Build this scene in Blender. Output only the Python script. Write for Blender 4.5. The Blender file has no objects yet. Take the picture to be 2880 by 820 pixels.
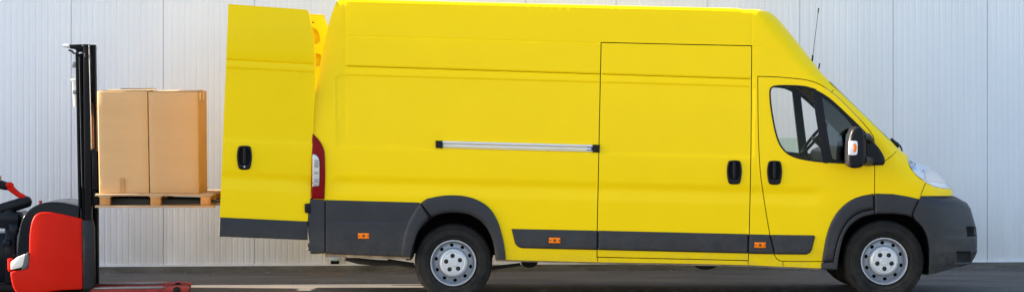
import bpy, bmesh, math, random
import numpy as np
from mathutils import Vector, Matrix
from mathutils.geometry import delaunay_2d_cdt

random.seed(7)
SC = bpy.context.scene
COL = SC.collection
R = math.radians

# ------------------------------------------------------------------ camera, light, exposure
F, D0, CX, HY, HZ = 6900.0, 23.0, 1440.0, 220.0, 2.093
cam_d = bpy.data.cameras.new("camera")
cam = bpy.data.objects.new("camera", cam_d)
COL.objects.link(cam)
cam.location = (0, -D0, HZ)
cam.rotation_euler = (R(90), 0, 0)
cam_d.sensor_width = 36.0
cam_d.lens = 36.0 * F / 2880.0
cam_d.shift_y = -(410.0 - HY) / 2880.0
cam_d.clip_end = 3000.0
SC.camera = cam

SUN_DIR = Vector((-1.0, 0.10, 0.40)).normalized()      # towards the sun
world = bpy.data.worlds.new("World")
SC.world = world
world.use_nodes = True
wn, wl = world.node_tree.nodes, world.node_tree.links
wn.clear()
wo = wn.new("ShaderNodeOutputWorld"); bg = wn.new("ShaderNodeBackground")
sky = wn.new("ShaderNodeTexSky"); sky.sky_type = 'NISHITA'; sky.sun_disc = False
sky.sun_elevation = math.asin(SUN_DIR.z)
sky.sun_rotation = math.atan2(SUN_DIR.x, SUN_DIR.y)
sky.air_density = 1.0; sky.dust_density = 1.5; sky.ozone_density = 0.6
bg.inputs["Strength"].default_value = 0.075
wl.new(sky.outputs[0], bg.inputs[0]); wl.new(bg.outputs[0], wo.inputs[0])
sun_d = bpy.data.lights.new("sun", 'SUN')
sun_d.energy = 5.0; sun_d.angle = R(0.5); sun_d.color = (1.0, 0.86, 0.68)
sun = bpy.data.objects.new("sun", sun_d); COL.objects.link(sun)
sun.rotation_euler = SUN_DIR.to_track_quat('Z', 'Y').to_euler()
sun.location = (-20, 5, 12)
SC.view_settings.view_transform = 'Standard'
SC.view_settings.look = 'None'
SC.view_settings.gamma = 1.0
SC.view_settings.use_curve_mapping = False
SC.view_settings.exposure = 2.72

# ------------------------------------------------------------------ helpers
def P(sx, sy, y):
    """a measured point of the photograph, put at its own real distance"""
    D = D0 + y
    return Vector(((sx - CX) * D / F, y, HZ - (sy - HY) * D / F))

def srgb(r, g, b):
    def f(c):
        c /= 255.0
        return c / 12.92 if c <= 0.04045 else ((c + 0.055) / 1.055) ** 2.4
    return (f(r), f(g), f(b))

def material(name, col, rough=0.5, metal=0.0, spec=0.5, coat=0.0, bump=0.0, bscale=60.0,
             var=0.0, vscale=6.0, col2=None, stretch=(1, 1, 1), coat_rough=0.05, dust=None):
    m = bpy.data.materials.new(name); m.use_nodes = True
    nt = m.node_tree; n, l = nt.nodes, nt.links
    b = n["Principled BSDF"]
    b.inputs["Base Color"].default_value = (*col, 1)
    b.inputs["Roughness"].default_value = rough
    b.inputs["Metallic"].default_value = metal
    b.inputs["Specular IOR Level"].default_value = spec
    b.inputs["Coat Weight"].default_value = coat
    b.inputs["Coat Roughness"].default_value = coat_rough
    tc = n.new("ShaderNodeTexCoord"); mp = n.new("ShaderNodeMapping")
    mp.inputs["Scale"].default_value = stretch
    l.new(tc.outputs["Object"], mp.inputs[0])
    if var > 0:
        t = n.new("ShaderNodeTexNoise"); t.inputs["Scale"].default_value = vscale
        t.inputs["Detail"].default_value = 6; t.inputs["Roughness"].default_value = 0.65
        l.new(mp.outputs[0], t.inputs[0])
        r = n.new("ShaderNodeValToRGB")
        r.color_ramp.elements[0].position = 0.3; r.color_ramp.elements[1].position = 0.72
        c2 = col2 if col2 else tuple(c * (1 - var) for c in col)
        c1 = tuple(min(1, c * (1 + var * 0.4)) for c in col)
        r.color_ramp.elements[0].color = (*c2, 1); r.color_ramp.elements[1].color = (*c1, 1)
        l.new(t.outputs[0], r.inputs[0]); l.new(r.outputs[0], b.inputs["Base Color"])
    if dust:                                              # road dust low down: from, to (m), amount
        sp = n.new("ShaderNodeSeparateXYZ"); l.new(tc.outputs["Object"], sp.inputs[0])
        mr = n.new("ShaderNodeMapRange"); mr.inputs[1].default_value = dust[0]; mr.inputs[2].default_value = dust[1]
        mr.inputs[3].default_value = dust[2]; mr.inputs[4].default_value = 0.0
        l.new(sp.outputs[2], mr.inputs[0])
        tn = n.new("ShaderNodeTexNoise"); tn.inputs["Scale"].default_value = 9; tn.inputs["Detail"].default_value = 8; tn.inputs["Roughness"].default_value = .7
        l.new(tc.outputs["Object"], tn.inputs[0])
        m2 = n.new("ShaderNodeMapRange"); m2.inputs[1].default_value = .35; m2.inputs[2].default_value = .68; l.new(tn.outputs[0], m2.inputs[0])
        mm = n.new("ShaderNodeMath"); mm.operation = 'MULTIPLY'; l.new(mr.outputs[0], mm.inputs[0]); l.new(m2.outputs[0], mm.inputs[1])
        mxd = n.new("ShaderNodeMixRGB"); mxd.inputs[2].default_value = (0.22, 0.18, 0.13, 1)
        l.new(mm.outputs[0], mxd.inputs[0])
        if b.inputs["Base Color"].links: l.new(b.inputs["Base Color"].links[0].from_socket, mxd.inputs[1])
        else: mxd.inputs[1].default_value = (*col, 1)
        l.new(mxd.outputs[0], b.inputs["Base Color"])
    if bump > 0:
        t2 = n.new("ShaderNodeTexNoise"); t2.inputs["Scale"].default_value = bscale
        t2.inputs["Detail"].default_value = 4
        l.new(mp.outputs[0], t2.inputs[0])
        bp = n.new("ShaderNodeBump"); bp.inputs["Strength"].default_value = bump
        bp.inputs["Distance"].default_value = 0.01
        l.new(t2.outputs[0], bp.inputs["Height"]); l.new(bp.outputs[0], b.inputs["Normal"])
    return m

def glass_material(name, tint, refl=1.0):
    m = bpy.data.materials.new(name); m.use_nodes = True
    nt = m.node_tree; n, l = nt.nodes, nt.links
    n.clear()
    o = n.new("ShaderNodeOutputMaterial"); mx = n.new("ShaderNodeMixShader")
    tr = n.new("ShaderNodeBsdfTransparent"); tr.inputs[0].default_value = (*tint, 1)
    gl = n.new("ShaderNodeBsdfGlossy"); gl.inputs["Roughness"].default_value = 0.01
    fr = n.new("ShaderNodeFresnel"); fr.inputs[0].default_value = 1.5
    mu = n.new("ShaderNodeMath"); mu.operation = 'MULTIPLY'; mu.inputs[1].default_value = refl
    l.new(fr.outputs[0], mu.inputs[0]); l.new(mu.outputs[0], mx.inputs[0])
    l.new(tr.outputs[0], mx.inputs[1]); l.new(gl.outputs[0], mx.inputs[2]); l.new(mx.outputs[0], o.inputs[0])
    return m

def tag(o, label=None, cat=None, group=None, kind=None):
    if label: o["label"] = label
    if cat: o["category"] = cat
    if group: o["group"] = group
    if kind: o["kind"] = kind
    return o

def empty(name, loc=(0, 0, 0)):
    o = bpy.data.objects.new(name, None); COL.objects.link(o)
    o.location = loc; o.empty_display_size = 0.2
    return o

def link(name, bm, mat, parent=None, sharp=32.0, flat=False):
    """finish a bmesh (built in world coordinates) as one object"""
    bm.normal_update()
    for f in bm.faces: f.smooth = not flat
    for e in bm.edges:
        if len(e.link_faces) == 2 and e.calc_face_angle(0.0) > R(sharp): e.smooth = False
    me = bpy.data.meshes.new(name); bm.to_mesh(me); bm.free()
    mats = mat if isinstance(mat, (list, tuple)) else [mat]
    for mm in mats: me.materials.append(mm)
    o = bpy.data.objects.new(name, me); COL.objects.link(o)
    if parent is not None:
        o.parent = parent
        w = Matrix.Translation(Vector(parent_world(parent)))
        o.matrix_parent_inverse = w.inverted()
    return o

def link_split(name, bm, mat, parent=None, sharp=32.0):
    """every loose piece of the bmesh becomes an object of its own"""
    bm.verts.ensure_lookup_table(); left = set(bm.verts); out = []
    while left:
        v0 = left.pop(); isl = {v0}; stack = [v0]
        while stack:
            v = stack.pop()
            for e in v.link_edges:
                o = e.other_vert(v)
                if o not in isl: isl.add(o); stack.append(o)
        left -= isl
        b = bmesh.new(); mp = {v: b.verts.new(v.co) for v in isl}
        for f in {f for v in isl for f in v.link_faces}: b.faces.new([mp[v] for v in f.verts])
        out.append(link(name, b, mat, parent, sharp))
    bm.free()
    return out

def parent_world(p):
    v = Vector(p.location)
    if p.parent is not None and p.type == 'EMPTY': v = v  # wheel empties keep absolute locations
    return v if p.type == 'EMPTY' else (0, 0, 0)

def hang(o, parent):
    o.parent = parent
    if parent.type == 'EMPTY':
        o.matrix_parent_inverse = Matrix.Translation(Vector(parent.location)).inverted()

def bevel_all(bm, w, seg=2, ang=25.0):
    if w <= 0: return
    bm.normal_update()
    es = [e for e in bm.edges if len(e.link_faces) == 2 and e.calc_face_angle(0.0) > R(ang)]
    if es:
        bmesh.ops.bevel(bm, geom=es, offset=w, segments=seg, profile=0.5, affect='EDGES', clamp_overlap=True)

def merge_into(bm, other):
    me = bpy.data.meshes.new("tmp"); other.to_mesh(me); other.free()
    bm.from_mesh(me); bpy.data.meshes.remove(me)

def add_box(bm, x0, x1, y0, y1, z0, z1, bev=0.0, seg=2):
    b = bmesh.new()
    bmesh.ops.create_cube(b, size=1.0)
    for v in b.verts:
        v.co = Vector((x0 + (v.co.x + .5) * (x1 - x0), y0 + (v.co.y + .5) * (y1 - y0), z0 + (v.co.z + .5) * (z1 - z0)))
    bevel_all(b, bev, seg)
    merge_into(bm, b)

def add_prism(bm, pts, y0, y1, bev=0.0, seg=2, at=None):
    """polygon measured in the photograph at depth y0 (or at), extruded to y1"""
    b = bmesh.new()
    yy = y0 if at is None else at
    ws = [P(x, y, yy) for x, y in pts]
    va = [b.verts.new((w.x, y0, w.z)) for w in ws]
    vb = [b.verts.new((w.x, y1, w.z)) for w in ws]
    b.faces.new(va); b.faces.new(vb[::-1])
    n = len(pts)
    for i in range(n):
        b.faces.new((va[(i + 1) % n], va[i], vb[i], vb[(i + 1) % n]))
    bmesh.ops.recalc_face_normals(b, faces=b.faces[:])
    bevel_all(b, bev, seg, 20)
    merge_into(bm, b)

def add_tube(bm, pts, rad, seg=12, cap=True):
    """round bar through world points; rad is a number or a list"""
    n = len(pts); pts = [Vector(p) for p in pts]
    rad = rad if isinstance(rad, (list, tuple)) else [rad] * n
    rings = []
    up = None
    for i, p in enumerate(pts):
        t = (pts[min(i + 1, n - 1)] - pts[max(i - 1, 0)]).normalized()
        if up is None:
            up = Vector((0, 0, 1)) if abs(t.z) < .9 else Vector((1, 0, 0))
        a = t.cross(up).normalized(); up2 = a.cross(t).normalized()
        rings.append([bm.verts.new(p + (a * math.cos(k * 2 * math.pi / seg) + up2 * math.sin(k * 2 * math.pi / seg)) * rad[i]) for k in range(seg)])
    for i in range(n - 1):
        for k in range(seg):
            bm.faces.new((rings[i][k], rings[i][(k + 1) % seg], rings[i + 1][(k + 1) % seg], rings[i + 1][k]))
    if cap:
        bm.faces.new(rings[0][::-1]); bm.faces.new(rings[-1])

def add_lathe(bm, c, prof, seg=48, wob=None):
    """profile of (radius, y) turned about the y axis through c"""
    rings = []
    for j, (r, y) in enumerate(prof):
        ring = []
        for k in range(seg):
            a = 2 * math.pi * k / seg
            rr = r + (wob(j, k) if wob else 0)
            ring.append(bm.verts.new((c[0] + rr * math.cos(a), c[1] + y, c[2] + rr * math.sin(a))))
        rings.append(ring)
    for i in range(len(prof) - 1):
        for k in range(seg):
            bm.faces.new((rings[i][k], rings[i][(k + 1) % seg], rings[i + 1][(k + 1) % seg], rings[i + 1][k]))
    return rings

def add_ball(bm, c, rx, ry, rz, seg=20):
    b = bmesh.new()
    bmesh.ops.create_uvsphere(b, u_segments=seg, v_segments=seg // 2, radius=1.0)
    for v in b.verts: v.co = Vector((c[0] + v.co.x * rx, c[1] + v.co.y * ry, c[2] + v.co.z * rz))
    merge_into(bm, b)

# ---- 2D work for the panels
def dens(pts, step, closed=True):
    out = []; n = len(pts)
    for i in range(n if closed else n - 1):
        a = pts[i]; b = pts[(i + 1) % n]
        k = max(1, int(math.ceil(math.hypot(b[0] - a[0], b[1] - a[1]) / step)))
        for j in range(k): out.append((a[0] + (b[0] - a[0]) * j / k, a[1] + (b[1] - a[1]) * j / k))
    if not closed: out.append(pts[-1])
    return out

def smooth_poly(pts, corner=40.0, it=2, closed=True):
    """round a traced outline (Chaikin), keeping its real corners"""
    for _ in range(it):
        n = len(pts); out = []
        for i in range(n):
            a, b, c = pts[i - 1], pts[i], pts[(i + 1) % n]
            if not closed and i in (0, n - 1): out.append(b); continue
            v1 = (b[0] - a[0], b[1] - a[1]); v2 = (c[0] - b[0], c[1] - b[1])
            ang = abs(math.degrees(math.atan2(v1[0] * v2[1] - v1[1] * v2[0], v1[0] * v2[0] + v1[1] * v2[1])))
            if ang > corner or ang < 1.0: out.append(b)
            else:
                out.append((b[0] * .75 + a[0] * .25, b[1] * .75 + a[1] * .25))
                out.append((b[0] * .75 + c[0] * .25, b[1] * .75 + c[1] * .25))
        pts = out
    return pts

def grow(pts, d):
    """push a closed outline outwards by d (negative: inwards)"""
    n = len(pts)
    area = sum(pts[i][0] * pts[(i + 1) % n][1] - pts[(i + 1) % n][0] * pts[i][1] for i in range(n))
    s = 1 if area > 0 else -1
    out = []
    for i in range(n):
        a, b, c = pts[i - 1], pts[i], pts[(i + 1) % n]
        n1 = Vector((b[1] - a[1], a[0] - b[0])).normalized(); n2 = Vector((c[1] - b[1], b[0] - c[0])).normalized()
        m = n1 + n2
        if m.length < 1e-6: m = n1
        m.normalize(); k = d / max(0.45, m.dot(n1))
        out.append((b[0] + m.x * k * s, b[1] + m.y * k * s))
    return out

def inside(px, poly):
    x, y = px[:, 0], px[:, 1]; r = np.zeros(len(px), bool)
    n = len(poly)
    for i in range(n):
        x0, y0 = poly[i]; x1, y1 = poly[(i + 1) % n]
        if y0 == y1: continue
        c = (y0 > y) != (y1 > y)
        r ^= c & (x < (x1 - x0) * (y - y0) / (y1 - y0) + x0)
    return r

def seg_dist(px, pl, closed=True):
    """distance to a polyline, index of the nearest segment and position along it"""
    n = len(pl); best = np.full(len(px), 1e9); bi = np.zeros(len(px), int); bt = np.zeros(len(px))
    for i in range(n if closed else n - 1):
        a = np.array(pl[i][:2]); b = np.array(pl[(i + 1) % n][:2]); d = b - a
        L = (d * d).sum()
        t = np.clip(((px - a) @ d) / L, 0, 1) if L > 0 else np.zeros(len(px))
        q = a + t[:, None] * d; dd = np.hypot(px[:, 0] - q[:, 0], px[:, 1] - q[:, 1])
        m = dd < best
        best[m] = dd[m]; bi[m] = i; bt[m] = t[m]
    return best, bi, bt

def sm(t):
    t = np.clip(t, 0, 1); return t * t * (3 - 2 * t)

# ------------------------------------------------------------------ materials
YEL = material("yellow_paint", (0.93, 0.615, 0.001), rough=0.38, spec=0.1, coat=0.06, var=0.03, vscale=1.3, coat_rough=0.12, dust=(0.36, 0.60, 0.2))
DARKP = material("dark_grey_plastic", (0.029, 0.029, 0.033), rough=0.5, spec=0.28, bump=0.15, bscale=350, var=0.22, vscale=4, dust=(0.3, 0.75, 0.22))
BLACKP = material("black_plastic", (0.008, 0.008, 0.011), rough=0.4, spec=0.16)
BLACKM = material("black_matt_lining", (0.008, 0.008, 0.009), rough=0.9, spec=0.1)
RUBBER = material("tyre_rubber", (0.008, 0.008, 0.009), rough=0.7, spec=0.16, bump=0.25, bscale=120, var=0.35, vscale=14, col2=(0.017, 0.015, 0.013), dust=(0.0, 0.8, 0.16))
STEEL = material("silver_painted_steel", (0.52, 0.53, 0.57), rough=0.34, metal=0.55, spec=0.5, var=0.2, vscale=9)
CAPM = material("pale_silver_plastic", (0.6, 0.59, 0.59), rough=0.4, metal=0.2, spec=0.5, var=0.12, vscale=12)
ALU = material("aluminium_rail", (0.72, 0.72, 0.78), rough=0.35, metal=0.5, spec=0.5, var=0.1, vscale=20, stretch=(0.3, 1, 4))
CHROME = material("chrome_reflector", (0.85, 0.86, 0.9), rough=0.12, metal=1.0)
REDLENS = material("red_lens", (0.19, 0.001, 0.004), rough=0.3, spec=0.08, coat=0.05)
ORANGE = material("orange_lens", (1.0, 0.205, 0.0), rough=0.35, spec=0.2)
WHITELENS = material("clear_white_lens", (0.78, 0.79, 0.84), rough=0.12, spec=0.6, coat=0.4)
GLASS = glass_material("window_glass", (0.96, 0.98, 0.97), 0.35)
TINT = glass_material("quarter_glass", (0.10, 0.13, 0.16), 1.25)
LENSGL = glass_material("headlight_cover", (0.98, 0.98, 0.99), 0.5)
INNER = material("interior_grey", (0.06, 0.06, 0.065), rough=0.8)
DIRTST = material("dusty_steel", (0.34, 0.26, 0.19), rough=0.8, var=0.5, vscale=8)
UNDER = material("underbody_grime", (0.02, 0.018, 0.016), rough=0.9, var=0.4, vscale=5)
REDP = material("red_enamel", (0.50, 0.010, 0.003), rough=0.45, spec=0.1, coat=0.0, var=0.08, vscale=3)
REDD = material("worn_red_enamel", (0.33, 0.018, 0.013), rough=0.5, spec=0.4, var=0.5, vscale=10)
HOODB = material("blue_black_gloss", (0.006, 0.008, 0.013), rough=0.12, spec=0.11)
MASTB = material("black_mast_steel", (0.005, 0.005, 0.007), rough=0.4, spec=0.12, var=0.4, vscale=9, stretch=(3, 3, 0.4))
BOLT = material("bolt_steel", (.03, .027, .024), rough=.6)
DISCM = material("blue_grey_steel_disc", (0.28, 0.295, 0.33), rough=0.4, metal=0.5, spec=0.5, var=0.15, vscale=9)
GREYST = material("grey_steel", (0.25, 0.25, 0.26), rough=0.45, metal=0.6, var=0.3, vscale=12)
BRASS = material("rusty_chain_steel", (0.10, 0.045, 0.02), rough=0.6, metal=0.5, bump=0.4, bscale=90)
PAPER = material("sun_bleached_paper", (0.75, 0.72, 0.66), rough=0.8)
WOOD = material("pallet_pine", (0.46, 0.31, 0.19), rough=0.75, spec=0.2, var=0.35, vscale=7, stretch=(0.5, 4, 7), bump=0.25, bscale=40)
WOODB = material("pallet_block_pine", (0.50, 0.245, 0.085), rough=0.8, spec=0.2, var=0.3, vscale=9, stretch=(2, 2, 5), bump=0.25, bscale=50)
CARD = material("brown_cardboard", (0.555, 0.355, 0.18), rough=0.8, spec=0.15, var=0.06, vscale=2.5, bump=0.08, bscale=300, stretch=(0.3, 1, 3))
CARD2 = material("warm_brown_cardboard", (0.50, 0.32, 0.17), rough=0.8, spec=0.15, var=0.06, vscale=2.5, bump=0.08, bscale=300, stretch=(0.3, 1, 3))
TAPE = material("brown_tape", (0.42, 0.22, 0.075), rough=0.35, spec=0.4)
SKIN = material("skin", (0.52, 0.25, 0.15), rough=0.5, spec=0.35)
CLOTHB = material("navy_work_cloth", (0.03, 0.04, 0.08), rough=0.9)
CLOTHG = material("grey_work_cloth", (0.16, 0.16, 0.17), rough=0.9)
HAIRM = material("dark_hair", (0.02, 0.013, 0.009), rough=0.7)

# ------------------------------------------------------------------ the setting
def ground_material():
    m = bpy.data.materials.new("asphalt"); m.use_nodes = True
    n, l = m.node_tree.nodes, m.node_tree.links
    b = n["Principled BSDF"]; b.inputs["Roughness"].default_value = 0.85; b.inputs["Specular IOR Level"].default_value = 0.3
    tc = n.new("ShaderNodeTexCoord")
    mp = n.new("ShaderNodeMapping"); mp.inputs["Scale"].default_value = (0.5, 1.6, 1)
    l.new(tc.outputs["Object"], mp.inputs[0])
    big = n.new("ShaderNodeTexNoise"); big.inputs["Scale"].default_value = 1.4; big.inputs["Detail"].default_value = 8
    big.inputs["Roughness"].default_value = 0.62
    l.new(mp.outputs[0], big.inputs[0])
    r = n.new("ShaderNodeValToRGB")
    r.color_ramp.elements[0].position = 0.32; r.color_ramp.elements[0].color = (0.05, 0.05, 0.054, 1)
    r.color_ramp.elements[1].position = 0.7; r.color_ramp.elements[1].color = (0.125, 0.116, 0.110, 1)
    l.new(big.outputs[0], r.inputs[0])
    fine = n.new("ShaderNodeTexNoise"); fine.inputs["Scale"].default_value = 26; fine.inputs["Detail"].default_value = 9; fine.inputs["Roughness"].default_value = 0.75
    l.new(tc.outputs["Object"], fine.inputs[0])
    fr = n.new("ShaderNodeValToRGB"); fr.color_ramp.elements[0].position = .3; fr.color_ramp.elements[1].position = .75
    fr.color_ramp.elements[0].color = (.62, .62, .63, 1); fr.color_ramp.elements[1].color = (1.3, 1.27, 1.23, 1)
    l.new(fine.outputs[0], fr.inputs[0])
    mx = n.new("ShaderNodeMixRGB"); mx.blend_type = 'MULTIPLY'; mx.inputs[0].default_value = 1
    l.new(r.outputs[0], mx.inputs[1]); l.new(fr.outputs[0], mx.inputs[2])
    # rusty run-off stain in front of the wall drain
    sub = n.new("ShaderNodeVectorMath"); sub.operation = 'SUBTRACT'; sub.inputs[1].default_value = (-1.98, 3.3, 0)
    l.new(tc.outputs["Object"], sub.inputs[0])
    sc_ = n.new("ShaderNodeVectorMath"); sc_.operation = 'MULTIPLY'; sc_.inputs[1].default_value = (1.7, 2.4, 0)
    l.new(sub.outputs[0], sc_.inputs[0])
    ln = n.new("ShaderNodeVectorMath"); ln.operation = 'LENGTH'; l.new(sc_.outputs[0], ln.inputs[0])
    wob = n.new("ShaderNodeTexNoise"); wob.inputs["Scale"].default_value = 5; l.new(tc.outputs["Object"], wob.inputs[0])
    ad = n.new("ShaderNodeMath"); ad.operation = 'ADD'; l.new(ln.outputs["Value"], ad.inputs[0]); l.new(wob.outputs[0], ad.inputs[1])
    mr = n.new("ShaderNodeMapRange"); mr.inputs[1].default_value = 0.55; mr.inputs[2].default_value = 1.3
    mr.inputs[3].default_value = 0.55; mr.inputs[4].default_value = 0.0
    l.new(ad.outputs[0], mr.inputs[0])
    mx2 = n.new("ShaderNodeMixRGB"); l.new(mr.outputs[0], mx2.inputs[0]); l.new(mx.outputs[0], mx2.inputs[1])
    mx2.inputs[2].default_value = (0.16, 0.085, 0.035, 1)
    l.new(mx2.outputs[0], b.inputs["Base Color"])
    bp = n.new("ShaderNodeBump"); bp.inputs["Strength"].default_value = 0.5; bp.inputs["Distance"].default_value = 0.004
    l.new(fine.outputs[0], bp.inputs["Height"]); l.new(bp.outputs[0], b.inputs["Normal"])
    return m

bm = bmesh.new()
gx = [-1500, -200, -40, -12, -6, -3, 0, 3, 6, 12, 40, 200, 1500]
gy = [-1500, -200, -60, -23, -10, -4, -1, 1, 2.5, 3.5, 6, 40, 200, 1500]
gv = [[bm.verts.new((x, y, 0)) for y in gy] for x in gx]
for i in range(len(gx) - 1):
    for j in range(len(gy) - 1):
        bm.faces.new((gv[i][j], gv[i + 1][j], gv[i + 1][j + 1], gv[i][j + 1]))
tag(link("ground", bm, ground_material()), kind="structure")

# the wall line: nearest point measured at x=860, drawing away a little to the right
WD0 = 26.57                                   # metres from the camera at x = 860
def wall_y(X):
    return (WD0 - D0) + 0.068 * (X + 2.2)

def wall_material():
    m = bpy.data.materials.new("white_wall_sheet"); m.use_nodes = True
    n, l = m.node_tree.nodes, m.node_tree.links
    b = n["Principled BSDF"]; b.inputs["Roughness"].default_value = 0.45; b.inputs["Specular IOR Level"].default_value = 0.35
    tc = n.new("ShaderNodeTexCoord")
    mp = n.new("ShaderNodeMapping"); mp.inputs["Scale"].default_value = (1.0, 1.0, 0.22); l.new(tc.outputs["Object"], mp.inputs[0])
    t = n.new("ShaderNodeTexNoise"); t.inputs["Scale"].default_value = 2.2; t.inputs["Detail"].default_value = 7
    l.new(mp.outputs[0], t.inputs[0])
    r = n.new("ShaderNodeValToRGB")
    r.color_ramp.elements[0].position = .3; r.color_ramp.elements[0].color = (0.655, 0.68, 0.725, 1)
    r.color_ramp.elements[1].position = .7; r.color_ramp.elements[1].color = (0.71, 0.735, 0.78, 1)
    l.new(t.outputs[0], r.inputs[0])
    # splash dirt on the lowest half metre
    sp = n.new("ShaderNodeSeparateXYZ"); l.new(tc.outputs["Object"], sp.inputs[0])
    mr = n.new("ShaderNodeMapRange"); mr.inputs[1].default_value = 0.06; mr.inputs[2].default_value = 1.1
    mr.inputs[3].default_value = 0.42; mr.inputs[4].default_value = 0.0
    l.new(sp.outputs[2], mr.inputs[0])
    mu = n.new("ShaderNodeMath"); mu.operation = 'MULTIPLY'; l.new(mr.outputs[0], mu.inputs[0])
    t3 = n.new("ShaderNodeTexNoise"); t3.inputs["Scale"].default_value = 4; t3.inputs["Detail"].default_value = 6
    l.new(mp.outputs[0], t3.inputs[0])
    m3 = n.new("ShaderNodeMapRange"); m3.inputs[1].default_value = .25; m3.inputs[2].default_value = .6; l.new(t3.outputs[0], m3.inputs[0])
    l.new(m3.outputs[0], mu.inputs[1])
    mx = n.new("ShaderNodeMixRGB"); l.new(mu.outputs[0], mx.inputs[0]); l.new(r.outputs[0], mx.inputs[1])
    mx.inputs[2].default_value = (0.33, 0.31, 0.28, 1)
    l.new(mx.outputs[0], b.inputs["Base Color"])
    return m

WALLM = wall_material()
FLASH = material("white_flashing", (0.66, 0.69, 0.74), rough=0.45, var=0.15, vscale=5)
CONC = material("kerb_concrete", (0.13, 0.128, 0.122), rough=0.9, var=0.5, vscale=3, stretch=(1, 1, 4), bump=0.5, bscale=25)

wh = empty("warehouse", (0, wall_y(0) + 0.2, 0))
tag(wh, "long white warehouse wall of vertical ribbed metal sheets behind the yellow van", "warehouse")
# seams measured along the photo, then continued by the sheet width
seam_px = [200.3, 459.3, 715.8, 970, 1224, 1478.6, 1733, 1990, 2249.5, 2512, 2777]
def px_to_wall(sx):
    X = (sx - CX) * WD0 / F
    for _ in range(4): X = (sx - CX) * (D0 + wall_y(X)) / F
    return X
seams = [px_to_wall(s) for s in seam_px]
w_sheet = (seams[-1] - seams[0]) / (len(seams) - 1)
while seams[0] > -34: seams.insert(0, seams[0] - w_sheet)
while seams[-1] < 24: seams.append(seams[-1] + w_sheet)
Z0W, Z1W = 0.085, 3.85
XSTEP = min(seams, key=lambda v: abs(v + 10.8)) + .001  # unseen taller stretch of wall starts here, added to shade the ground at right
prof = []
for a, b_ in zip(seams[:-1], seams[1:]):
    w = b_ - a; k = 15; p = w / k
    prof += [(a - 0.0024, 0.012), (a + 0.0024, 0.012), (a + 0.0045, 0.0), (a + 0.012, 0.0)]
    for i in range(k):
        x0 = a + 0.012 + (w - 0.024) * i / k; q = (w - 0.024) / k
        d = 0.0024 if i % 2 else 0.0014
        prof += [(x0 + q * .30, 0.0), (x0 + q * .42, d), (x0 + q * .58, d), (x0 + q * .70, 0.0)]
    prof += [(b_ - 0.012, 0.0), (b_ - 0.0045, 0.0)]
bm = bmesh.new()
lo = [bm.verts.new((x, wall_y(x) + d, Z0W)) for x, d in prof]; hi = [bm.verts.new((x, wall_y(x) + d, Z1W if x < XSTEP else 5.4)) for x, d in prof]
for i in range(len(prof) - 1): bm.faces.new((lo[i], lo[i + 1], hi[i + 1], hi[i]))
link("cladding", bm, WALLM, wh, flat=True)
bm = bmesh.new()
XA, XB = seams[0], seams[-1]
for xa_, xb_, h in ((XA, XSTEP, 3.87), (XSTEP, XB, 5.42)):
    vs = [bm.verts.new(c) for c in ((xa_, wall_y(xa_) + .03, 0), (xb_, wall_y(xb_) + .03, 0), (xb_, 20, 0), (xa_, 20, 0),
                                    (xa_, wall_y(xa_) + .03, h), (xb_, wall_y(xb_) + .03, h), (xb_, 20, h + .4), (xa_, 20, h + .4))]
    for q in ((0, 1, 5, 4), (1, 2, 6, 5), (2, 3, 7, 6), (3, 0, 4, 7), (4, 5, 6, 7)): bm.faces.new([vs[i] for i in q])
link_split("building_shell", bm, WALLM, wh)
def wall_strip(bm, off0, off1, z0, z1):
    a = [(XA, wall_y(XA) - off0), (XB, wall_y(XB) - off0), (XB, wall_y(XB) - off1), (XA, wall_y(XA) - off1)]
    va = [bm.verts.new((x, y, z0)) for x, y in a]; vb = [bm.verts.new((x, y, z1)) for x, y in a]
    for i in range(4): bm.faces.new((va[i], va[(i + 1) % 4], vb[(i + 1) % 4], vb[i]))
    bm.faces.new(vb); bm.faces.new(va[::-1])
    bmesh.ops.recalc_face_normals(bm, faces=bm.faces[:])
bm = bmesh.new(); wall_strip(bm, 0.035, -0.02, 0.070, 0.0845); link("base_flashing", bm, FLASH, wh)
bm = bmesh.new(); wall_strip(bm, 0.05, -0.02, -0.05, 0.0695); tag(link("kerb", bm, CONC), kind="structure")

# drain outlet at the foot of the wall
dr = empty("wall_outlet", P(942, 742, wall_y(-2) - .03))
tag(dr, "small wall outlet with bent pale blue hood and black opening below the van's tail", "outlet")
yw = wall_y(-1.95)
bm = bmesh.new(); add_prism(bm, [(930, 732), (953.5, 732), (953.5, 743), (930, 743)], yw - .012, yw + .012); link("opening", bm, BLACKM, dr)
bm = bmesh.new(); add_prism(bm, [(931, 722), (956, 722), (953.5, 731.5), (945, 732.5), (930, 731.5)], yw - .03, yw - .002, .003)
link("hood", bm, material("pale_blue_sheet", (0.42, 0.53, 0.66), rough=0.4), dr)

# grit lying along the kerb
bm = bmesh.new()
for i in range(420):
    X = random.uniform(-5.6, 5.8)
    y = wall_y(X) - 0.06 - abs(random.gauss(0, 0.10)); s = random.uniform(.003, .011) * (1.8 if random.random() < .06 else 1)
    b = bmesh.new(); bmesh.ops.create_icosphere(b, subdivisions=1, radius=s)
    for v in b.verts: v.co = Vector((v.co.x * random.uniform(.8, 1.6), v.co.y, v.co.z * .6)) * random.uniform(.8, 1.15) + Vector((X, y, s * .4))
    merge_into(bm, b)
tag(link("gravel", bm, material("kerb_grit", (0.2, 0.18, 0.16), rough=.9, var=.7, vscale=20)), "loose grit and small stones along the foot of the kerb", "gravel", kind="stuff")

# ------------------------------------------------------------------ the van: outlines measured on the photograph
W = 2.05
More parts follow.
